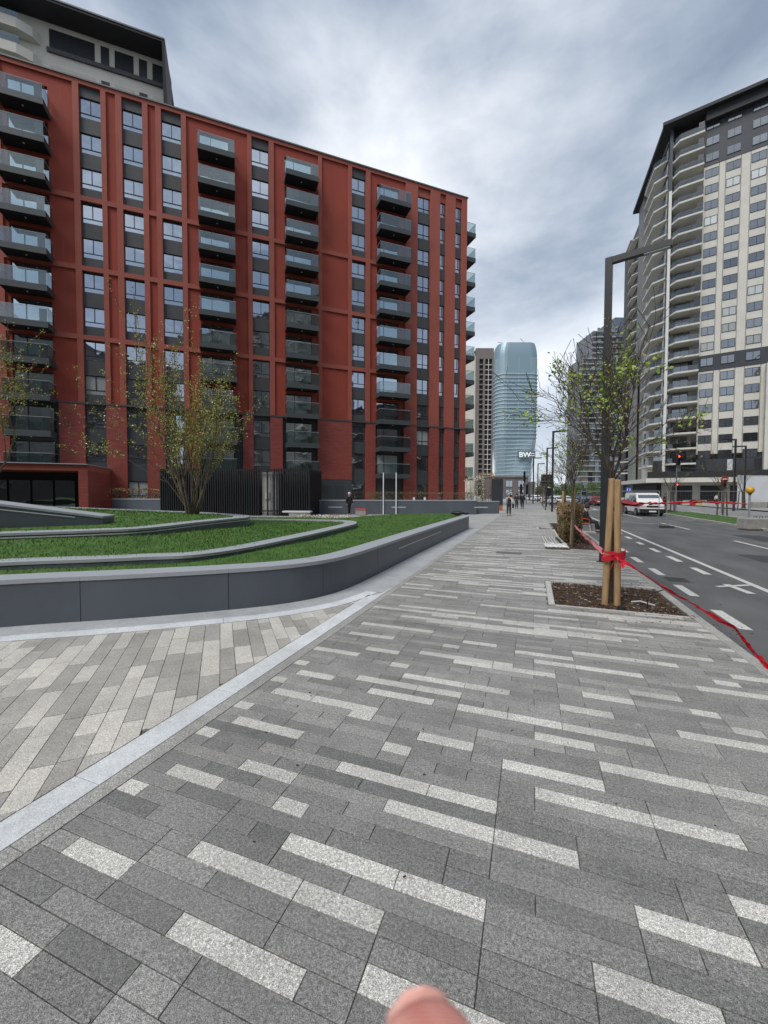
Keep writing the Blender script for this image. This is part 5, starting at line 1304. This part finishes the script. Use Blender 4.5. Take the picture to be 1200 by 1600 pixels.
for i, (px, cix, lb) in enumerate(((1074, 2, 'pale planter box on the cafe terrace, leftmost'), (1083, 0, 'dark red planter box on the cafe terrace'), (1092, 1, 'yellow planter box on the cafe terrace'), (1101, 2, 'pale planter box right of the yellow one on the cafe terrace'))):
    p = DP(px, 770, 62); o = empty('planter_box', (p.x, p.y, 0), HZ, lb, 'planter box'); MB().cbox(-.4, 0, 0, .4, .4, .75, .03).build('box', cc[cix], o); MB().cbox(-.44, -.03, .751, .44, .43, .85, .01).build('rim', M['dark'], o)
# thin trees before the tower
MT = [(1048, 38, 'thin bare tree with three stakes on the median by the white van'), (1130, 33, 'bare tree with three stakes on the median grass'), (1160, 46, 'small staked tree with a few leaves before the white hoarding')]
for i, (px, D, lb) in enumerate(MT):
    p = DP(px, 770, D); c = street_tree((p.x, p.y, 0), lb, h0=2.0, hc=3.2, seed=60+i, lv=.4, detail=3, r=.05)
    for j in (-.35, 0, .35):
        o = MB().tube([(0, 0, -.1), (-j*.3, 0, 2.0)], .055, 7).build('tree_stake', M['bark'], None, loc=(p.x+j, p.y-.1+abs(j)*.6, 0)); tag(o, {-.35: 'left', 0: 'middle', .35: 'right'}[j]+' stake of the '+lb.replace('with three stakes ', '').replace('with a few leaves ', ''), 'stake')

# ================================================================== VEHICLES
tyre = mat('tyre', (.012, .012, .013), .8); rim = mat('rim', (.25, .25, .26), .35, metal=.7); cg = mat_glass('car_glass', (.5, .56, .6), (.035, .045, .05), mix=.4, rnd=0)
def vehicle(name, label, cat, loc, rz, prof, W_, belt, Hh, wb, wr, paint_m, glassprof, van=False, group=None):
    """nose points to -Y. prof: side outline (y,z); glassprof: (windscreen 4, side list)"""
    o = empty(name, loc, rz, label, cat, group)
    def hx(z): return W_/2*(1-.16*max(0, (z-belt)/(Hh-belt)))*(1 if z > .35 else .97)
    mb = MB(); n = len(prof); ys = [p_[0] for p_ in prof]; y0, y1 = min(ys), max(ys)
    def nx(y, z):
        t = min((y-y0)/.5, (y1-y)/.5, 1); return hx(z)*(.88+.12*max(0, t))
    vs = [(-nx(*p_), p_[0], p_[1]) for p_ in prof]+[(nx(*p_), p_[0], p_[1]) for p_ in prof]
    mb.add(vs, [(i, (i+1) % n, n+(i+1) % n, n+i) for i in range(n)]+[tuple(range(n))[::-1], tuple(range(n, 2*n))])
    b = mb.build('body', paint_m, o)
    bv = b.modifiers.new('bevel', 'BEVEL'); bv.width = .05; bv.segments = 2; bv.limit_method = 'ANGLE'; bv.angle_limit = math.radians(25)
    (ya, za), (yb, zb) = glassprof['front']
    def quadY(nm, ya, za, yb, zb, m_, off=-.02, ins=.10):
        MB().add([(-hx(za)+ins, ya+off, za), (hx(za)-ins, ya+off, za), (hx(zb)-ins, yb+off, zb), (-hx(zb)+ins, yb+off, zb)], [(0, 1, 2, 3)]).build(nm, m_, o)
    quadY('windscreen', ya, za, yb, zb, cg)
    (ya, za), (yb, zb) = glassprof['rear']; quadY('rear_window', ya, za, yb, zb, cg, off=.02)
    for s_ in (-1, 1):
        for gpoly in glassprof['side']: MB().add([(s_*(hx(z)+.012), y, z) for y, z in gpoly], [tuple(range(len(gpoly)))]).build('side_window', cg, o)
        for y in wb:
            w = MB().tube([(s_*(W_/2-.21), y, wr), (s_*(W_/2+.005), y, wr)], wr, 18).build('wheel', tyre, o); MB().tube([(s_*(W_/2), y, wr), (s_*(W_/2+.02), y, wr)], wr*.6, 14).build('rim', rim, w)
        MB().cbox(s_*(W_/2-.30)-.17, y0-.015, glassprof['lamp'], s_*(W_/2-.30)+.17, y0+.12, glassprof['lamp']+.16, .03).build('headlight', mat('headlight', (.5, .52, .54), .15), o)
        MB().box(s_*(W_/2-.12)-.08, y1-.1, .8, s_*(W_/2-.12)+.08, y1+.012, 1.05).build('tail_light', mat('tail_light', (.35, .01, .01), .3), o)
        MB().cbox(s_*(W_/2+.1)-.09, glassprof['mir'], belt+.02, s_*(W_/2+.1)+.09, glassprof['mir']+.1, belt+.24, .02).build('mirror', M['black'], o)
    MB().cbox(-W_/2*.93, y0-.06, .28, W_/2*.93, y0+.15, .62 if van else .45, .03).build('bumper', M['black'], o)
    MB().box(-.42, y0-.03, glassprof['lamp']-.0, .42, y0-.003, glassprof['lamp']+.13).build('grille', M['black'], o)
    MB().box(-.26, y0-.075, .36, .26, y0-.062, .47).build('number_plate', M['white'], o)
    MB().box(-W_/2*.9, y0+.25, .18, W_/2*.9, y1-.2, .33).build('underbody', M['black'], o)
    return o
cw = mat('car_white', (.72, .72, .71), .28, .05, 2)
vprof = [(0, .35), (-.02, .62), (0, .98), (.55, 1.16), (1.25, 1.86), (1.6, 1.95), (4.6, 1.95), (4.8, 1.85), (4.85, .4), (4.6, .32), (.2, .32)]
vg = dict(front=((.62, 1.20), (1.18, 1.78)), rear=((4.84, 1.15), (4.8, 1.75)), side=[[(.85, 1.15), (2.0, 1.15), (2.0, 1.72), (1.33, 1.72)], [(2.15, 1.15), (3.0, 1.15), (3.0, 1.72), (2.15, 1.72)]], lamp=.76, mir=.85)
vp = DP(1020, 770, 33.2); vehicle('white_van', 'white van facing the camera behind the red tape', 'van', (vp.x, vp.y, ZR), math.radians(4), vprof, 1.95, 1.1, 1.95, (.95, 3.95), .33, cw, vg, van=True)
cprof = [(0, .3), (-.05, .55), (.05, .72), (1.0, .92), (1.65, 1.38), (2.2, 1.45), (3.2, 1.42), (3.9, 1.0), (4.2, .95), (4.25, .4), (4.0, .25), (.2, .25)]
cgp = dict(front=((1.05, .95), (1.62, 1.34)), rear=((3.9, 1.02), (3.3, 1.38)), side=[[(1.3, .96), (2.3, .96), (2.3, 1.36), (1.75, 1.34)], [(2.4, .96), (3.6, .96), (3.2, 1.34), (2.4, 1.36)]], lamp=.56, mir=1.15)
silver = mat('car_silver', (.30, .32, .34), .3, .05, 2); cred = mat('car_red', (.25, .02, .025), .3); cblu = mat('car_blue', (.04, .06, .11), .3)
p = DP(983, 770, 41); vehicle('parked_car', 'grey car with its bonnet up just left of the white van', 'car', (p.x, p.y, ZR), 0, cprof, 1.8, .92, 1.45, (.8, 3.4), .31, silver, cgp)
def car(px, D, m_, label, rz=0, h=1): 
    p = DP(px, 770, D); return vehicle('parked_car', label, 'car', (p.x, p.y, ZR), rz, cprof, 1.8, .92, 1.45, (.8, 3.4), .31, m_, cgp)
car(845, 92, cw, 'white car beyond the sidewalk trees at the end of the street', .5)
car(838, 96, cw, 'white car farthest along the sidewalk, left of the other white car', .5)
car(899, 70, cw, 'white car standing behind the hedge top', .9)
car(884, 66, cw, 'white car showing over the left part of the hedge', .9)
car(932, 62, M['navy'], 'dark car seen left of the tall lamp post', .3)
car(942, 60, cred, 'red car half hidden behind the tall lamp post', .3)
car(921, 75, cblu, 'blue car beyond the seated person', .8)
p = DP(880, 770, 44); 
pp_ = G(1075, 795, 0)

# ================================================================== PEOPLE
skin = mat('skin', (.42, .24, .17), .6)
def chain(name, nodes, edges, m_, parent, sub=2, root=0):
    me = bpy.data.meshes.new(name); me.from_pydata([n_[0] for n_ in nodes], edges, []); me.materials.append(m_)
    o = link(name, me, parent); md_ = o.modifiers.new('skin', 'SKIN'); md_.use_smooth_shade = True
    for i, n_ in enumerate(nodes):
        sv = me.skin_vertices[0].data[i]; r = n_[1]; sv.radius = r if isinstance(r, tuple) else (r, r); sv.use_root = (i == root)
    s_ = o.modifiers.new('sub', 'SUBSURF'); s_.levels = 1; s_.render_levels = sub; return o
def ensure_skin(me):
    pass
def person(loc, rz, label, pose, cloth, H_=1.76, group=None, extra=None):
    o = empty('person', loc, rz, label, 'person', group); k = H_/1.76; J = {a: Vector(b)*k for a, b in pose.items()}
    V = lambda a: tuple(J[a])
    names = ['pelvis', 'waist', 'chest', 'neck', 'head0', 'head1', 'shl', 'ell', 'hal', 'fil', 'shr', 'elr', 'har', 'fir', 'hipl', 'knl', 'anl', 'tol', 'hipr', 'knr', 'anr', 'tor']
    rad = dict(pelvis=.12, waist=.105, chest=.12, neck=.052, head0=.078, head1=.085, shl=.05, ell=.038, hal=.028, fil=.02, shr=.05, elr=.038, har=.028, fir=.02, hipl=.08, knl=.055, anl=.038, tol=.03, hipr=.08, knr=.055, anr=.038, tor=.03)
    ix = {n_: i for i, n_ in enumerate(names)}
    ed_ = [('pelvis', 'waist'), ('waist', 'chest'), ('chest', 'neck'), ('neck', 'head0'), ('head0', 'head1'), ('chest', 'shl'), ('shl', 'ell'), ('ell', 'hal'), ('hal', 'fil'), ('chest', 'shr'), ('shr', 'elr'), ('elr', 'har'), ('har', 'fir'), ('pelvis', 'hipl'), ('hipl', 'knl'), ('knl', 'anl'), ('anl', 'tol'), ('pelvis', 'hipr'), ('hipr', 'knr'), ('knr', 'anr'), ('anr', 'tor')]
    chain('body', [(V(n_), rad[n_]*k) for n_ in names], [(ix[a], ix[b]) for a, b in ed_], skin, o)
    lp = lambda a, b, t: tuple(J[a].lerp(J[b], t))
    tr = [(V('pelvis'), .14*k), (V('hipl'), .10*k), (V('knl'), .075*k), (lp('knl', 'anl', .93), .058*k), (V('hipr'), .10*k), (V('knr'), .075*k), (lp('knr', 'anr', .93), .058*k)]
    chain('trousers', tr, [(0, 1), (1, 2), (2, 3), (0, 4), (4, 5), (5, 6)], cloth['legs'], o)
    bulk = cloth.get('bulk', 1.0)
    jk = [(lp('pelvis', 'waist', .0), .155*k*bulk), (V('waist'), .14*k*bulk), (V('chest'), .155*k*bulk), (lp('chest', 'neck', .75), .07*k), (V('shl'), .075*k*bulk), (V('ell'), .058*k*bulk), (lp('ell', 'hal', .92), .045*k), (V('shr'), .075*k*bulk), (V('elr'), .058*k*bulk), (lp('elr', 'har', .92), .045*k)]
    if cloth.get('sleeve'):
        chain('jacket', jk[:4], [(0, 1), (1, 2), (2, 3)], cloth['top'], o)
        chain('sleeve', [(tuple(J['chest'].lerp(J['shl'], .6)), .06*k)]+jk[4:7], [(0, 1), (1, 2), (2, 3)], cloth['sleeve'], o); chain('sleeve', [(tuple(J['chest'].lerp(J['shr'], .6)), .06*k)]+jk[7:10], [(0, 1), (1, 2), (2, 3)], cloth['sleeve'], o)
    else: chain('jacket', jk, [(0, 1), (1, 2), (2, 3), (2, 4), (4, 5), (5, 6), (2, 7), (7, 8), (8, 9)], cloth['top'], o)
    for s_ in 'lr': chain('shoe', [(tuple(J['an'+s_]+Vector((0, .02, -.03))*k), .055*k), (tuple(J['to'+s_]+Vector((0, 0, -.005))*k), .042*k)], [(0, 1)], cloth.get('shoe', M['black']), o, 1)
    hc = J['head1']; MB().ball(tuple(hc+Vector((0, .02, .025))*k), .112*k, 12, 8, sq=(.92, 1, 1)).build('cap' if cloth.get('cap') else 'hair', cloth['hair'], o, smooth=True)
    fd = Vector((0, -1, 0))
    if 'cap' in cloth and cloth['cap']: MB().ball(tuple(hc+Vector((0, -.10, .045))*k), .08*k, 10, 4, sq=(.9, 1.1, .16)).build('cap_peak', cloth['hair'], o, smooth=True)
    MB().ball(tuple(J['head0'].lerp(hc, .3)+Vector((0, -.088, .01))*k), .018*k, 6, 4, sq=(.7, 1, 1.2)).build('nose', skin, o, smooth=True)
    return o
def walkpose(a=.22, b=.35, arms=.12):
    return dict(pelvis=(0, 0, .95), waist=(0, 0, 1.12), chest=(0, -.01, 1.33), neck=(0, -.01, 1.49), head0=(0, -.03, 1.58), head1=(0, -.03, 1.66),
        shl=(-.18, 0, 1.40), ell=(-.24, arms, 1.13), hal=(-.25, arms-.08, .89), fil=(-.25, arms-.12, .80), shr=(.18, 0, 1.40), elr=(.24, -arms, 1.13), har=(.25, -arms-.10, .90), fir=(.25, -arms-.14, .81),
        hipl=(-.09, 0, .90), knl=(-.09, -a*.7, .50), anl=(-.09, -a*.9, .09), tol=(-.09, -a*.9-.15, .04), hipr=(.09, 0, .90), knr=(.09, .04, .49), anr=(.09, b, .12), tor=(.09, b-.13, .05))
dk = mat('cloth_black', (.014, .014, .016), .85); dn = mat('cloth_navy', (.02, .022, .03), .85); wh = mat('cloth_white', (.55, .55, .56), .8); gy = mat('cloth_grey', (.12, .12, .13), .85); hr = mat('hair_dark', (.02, .015, .012), .7); hg = mat('hair_grey', (.35, .34, .33), .7)
p = G(795, 806); P1_ = person((p.x, p.y, 0), math.pi, 'person in a dark vest with white sleeves, nearest of those walking on the sidewalk', walkpose(.12, .25, .05), dict(legs=dk, top=dn, sleeve=wh, hair=hg), 1.76)
MB().cbox(-.38, -.14, .62, -.24, .14, .95, .02).build('bag', dk, P1_)
p = G(807, 795.3); person((p.x, p.y, 0), math.pi, 'person in black walking away, left of the pair behind the nearest walker', walkpose(.15, .2, .1), dict(legs=dk, top=dk, hair=hr, bulk=1.05), 1.72)
p = G(816, 795.5); person((p.x, p.y, 0), math.pi, 'person in a long black coat walking away, right of the pair', walkpose(.08, .12, .04), dict(legs=dk, top=dk, hair=hr, bulk=1.25), 1.80)
p = G(545.5, 805.5); person((p.x, p.y, 0), math.radians(70), 'standing person in black with a pale cap in front of the long planter wall', walkpose(.03, .03, .06), dict(legs=dk, top=dk, hair=wh, cap=True, bulk=1.15), 1.78)
p = G(797.5, 785.5); person((p.x, p.y, 0), 0, 'faraway person in dark clothes beyond the walkers', walkpose(.1, .2), dict(legs=dk, top=dn, hair=hr), 1.75)
p = G(827, 783); person((p.x, p.y, 0), 0, 'faraway person in dark clothes by the end of the sidewalk', walkpose(.1, .2), dict(legs=dk, top=dn, hair=hr), 1.75)
# seated person on the orange chair
sp0 = DP(916, 770, 19.9); SX, SY = sp0.x, sp0.y; rzs = math.radians(75)
sit = dict(pelvis=(0, 0, .52), waist=(0, .03, .68), chest=(0, 0, .90), neck=(0, -.03, 1.05), head0=(0, -.07, 1.13), head1=(0, -.08, 1.21), shl=(-.18, .0, .96), ell=(-.23, -.08, .70), hal=(-.10, -.28, .62), fil=(-.04, -.34, .62), shr=(.18, 0, .96), elr=(.23, -.08, .70), har=(.10, -.28, .62), fir=(.04, -.34, .62),
    hipl=(-.10, -.02, .50), knl=(-.13, -.46, .50), anl=(-.13, -.52, .09), tol=(-.13, -.66, .04), hipr=(.10, -.02, .50), knr=(.13, -.46, .50), anr=(.13, -.60, .09), tor=(.13, -.74, .04))
person((SX, SY, ZR), rzs, 'person in a black cap and dark jacket sitting on the orange chair', sit, dict(legs=dk, top=dk, hair=M['black'], cap=True, bulk=1.15))
ch = empty('chair', (SX, SY, ZR), rzs, 'orange plastic armchair with pale legs on the road edge by the hedge', 'chair')
orp = mat('orange_plastic', (.55, .085, .02), .45, .08, 10)
MB().cbox(-.25, -.24, .40, .25, .22, .445, .015).build('seat', orp, ch)
bk_ = MB().add([(-.25, .20, .50), (.25, .20, .50), (.22, .30, .86), (-.22, .30, .86), (-.25, .23, .50), (.25, .23, .50), (.22, .33, .86), (-.22, .33, .86)], [(0, 1, 2, 3), (7, 6, 5, 4), (0, 4, 5, 1), (2, 6, 7, 3), (0, 3, 7, 4), (1, 5, 6, 2)]); bk_.build('backrest', orp, ch)
for s_ in (-1, 1):
    MB().tube([(s_*.26, .24, .66), (s_*.28, 0, .66), (s_*.27, -.2, .62), (s_*.26, -.22, .42)], .018, 6).build('armrest', orp, ch)
    MB().tube([(s_*.23, -.2, .41), (s_*.26, -.26, 0)], .014, 6).build('leg', stl, ch); MB().tube([(s_*.23, .2, .45), (s_*.26, .28, 0)], .014, 6).build('leg', stl, ch)
tag(MB().cbox(-.5, -.35, 0, .5, .35, .07, .01).build('paving_slab', M['concrete'], None, loc=(SX-.15, SY-.55, ZR)), 'flat concrete slab lying by the orange chair', 'slab')
# person in red leaning beside the van
p = DP(973, 770, 33.5); bend = walkpose(.05, .1, .1); bend.update(waist=(0, -.10, 1.10), chest=(0, -.25, 1.24), neck=(0, -.36, 1.34), head0=(0, -.42, 1.40), head1=(0, -.46, 1.47), shl=(-.18, -.27, 1.28), shr=(.18, -.27, 1.28), ell=(-.22, -.40, 1.05), hal=(-.18, -.55, .92), fil=(-.17, -.6, .86), elr=(.22, -.40, 1.05), har=(.18, -.55, .92), fir=(.17, -.6, .86))
person((p.x, p.y, ZR), math.radians(50), 'person in a red jacket leaning forward beside the white van', bend, dict(legs=gy, top=mat('cloth_red', (.40, .03, .03), .8), hair=hg, bulk=1.1))
p = DP(1120, 770, 60); person((p.x, p.y, 0), .4, 'person in a white top on the cafe terrace', walkpose(.02, .04, .05), dict(legs=dk, top=wh, hair=hr))
p = DP(1040, 770, 50); person((p.x, p.y, 0), .4, 'person in dark red just right of the white van', walkpose(.02, .04, .05), dict(legs=dk, top=mat('cloth_maroon', (.10, .015, .02), .8), hair=hr))

# fingertip of the photographer, close to the lens
ft_ = DP(674, 1640, .062); fin = empty('person', ft_, HZ, 'blurred pink fingertip of the person holding the camera, at the bottom edge', 'person')
fs_ = bpy.data.materials.new('finger_skin'); fs_.use_nodes = True; b_ = fs_.node_tree.nodes['Principled BSDF']; b_.inputs['Base Color'].default_value = (.62, .27, .23, 1); b_.inputs['Roughness'].default_value = .5; b_.inputs['Subsurface Weight'].default_value = .3; b_.inputs['Subsurface Radius'].default_value = (.006, .002, .001)
_t = fs_.node_tree; _n = _t.nodes.new('ShaderNodeTexNoise'); _n.inputs['Scale'].default_value = 160; _n.inputs['Detail'].default_value = 6; _g = _t.nodes.new('ShaderNodeTexCoord'); _t.links.new(_g.outputs['Object'], _n.inputs['Vector'])
_r = _t.nodes.new('ShaderNodeValToRGB'); _r.color_ramp.elements[0].position = .35; _r.color_ramp.elements[0].color = (.60, .21, .17, 1); _r.color_ramp.elements[1].position = .68; _r.color_ramp.elements[1].color = (.70, .36, .30, 1); _t.links.new(_n.outputs[0], _r.inputs[0]); _t.links.new(_r.outputs[0], b_.inputs['Base Color'])
_w = _t.nodes.new('ShaderNodeTexWave'); _w.wave_type = 'RINGS'; _w.inputs['Scale'].default_value = 420; _w.inputs['Distortion'].default_value = 2.5; _t.links.new(_g.outputs['Object'], _w.inputs['Vector']); _b = _t.nodes.new('ShaderNodeBump'); _b.inputs['Strength'].default_value = .35; _b.inputs['Distance'].default_value = .0003; _t.links.new(_w.outputs[0], _b.inputs['Height']); _t.links.new(_b.outputs[0], b_.inputs['Normal'])
fnodes = [((0, .0005, .001), .0085), ((0, 0, -.003), .0100), ((.001, -.002, -.010), .0108), ((.003, -.008, -.026), .0112), ((.006, -.018, -.048), .0118), ((.010, -.028, -.072), .0125), ((.014, -.036, -.098), .0150),
          ((.03, -.045, -.115), .017), ((.05, -.05, -.14), .019), ((.005, -.05, -.12), .014), ((.01, -.07, -.16), .022)]
chain('body', fnodes, [(0, 1), (1, 2), (2, 3), (3, 4), (4, 5), (5, 6), (6, 7), (7, 8), (6, 9), (9, 10)], fs_, fin, 2, root=10)
MB().ball((0, 0, 0), .0075, 10, 6, sq=(1, .25, 1.4)).build('fingernail', mat('nail', (.75, .42, .36), .3), fin, smooth=True, loc=(0, .0125, -.016))

# small litter and grit on the paving and the road
random.seed(77); lit = MB()
for i in range(130):
    x, y = random.uniform(-2.2, 2.1), random.uniform(.6, 14)*random.uniform(.4, 1)
    if .3 < x and 6.8 < y < 8.9: continue
    s_ = random.uniform(.002, .006); T = Matrix.Translation((x, y, .004)) @ Matrix.Rotation(random.uniform(0, 6.28), 4, 'Z')
    lit.box(-s_*1.6, -s_*.6, -.002, s_*1.6, s_*.6, .002, 0 if random.random() < .7 else 1, T=T)
for i in range(160):
    x, y = random.gauss(2.0, .45), random.choice([6.9, 8.85, 14.0])+random.gauss(0, .25)
    if .36 < x < 2.165 and (6.95 < y < 8.78 or y > 14.05): continue
    s_ = random.uniform(.004, .010); T = Matrix.Translation((x, y, .004 if x < 2.3 else ZR+.004)) @ Matrix.Rotation(random.uniform(0, 6.28), 4, 'Z')
    lit.box(-s_*1.6, -s_*.6, -.003, s_*1.6, s_*.6, .003, 0, T=T)
tag(lit.build('grit', [chip, peb], None, kind='stuff'), 'crumbs of bark and grit scattered over the paving', 'grit')
for i, (x, y) in enumerate(((3.0, 10.5), (8.9, 16.5))):
    o = empty('manhole_cover', (x, y, ZR+.001), 0, ('square iron gully cover by the kerb' if i == 0 else 'round iron manhole cover in the far lane'), 'manhole')
    if i: MB().tube([(0, 0, 0), (0, 0, .004)], .33, 24).build('cover', dcm, o)
    else: MB().box(-.25, -.25, 0, .25, .25, .004).build('cover', dcm, o); [MB().box(-.2, -.2+j*.08, .0045, .2, -.17+j*.08, .007).build('rib', M['black'], o) for j in range(6)]
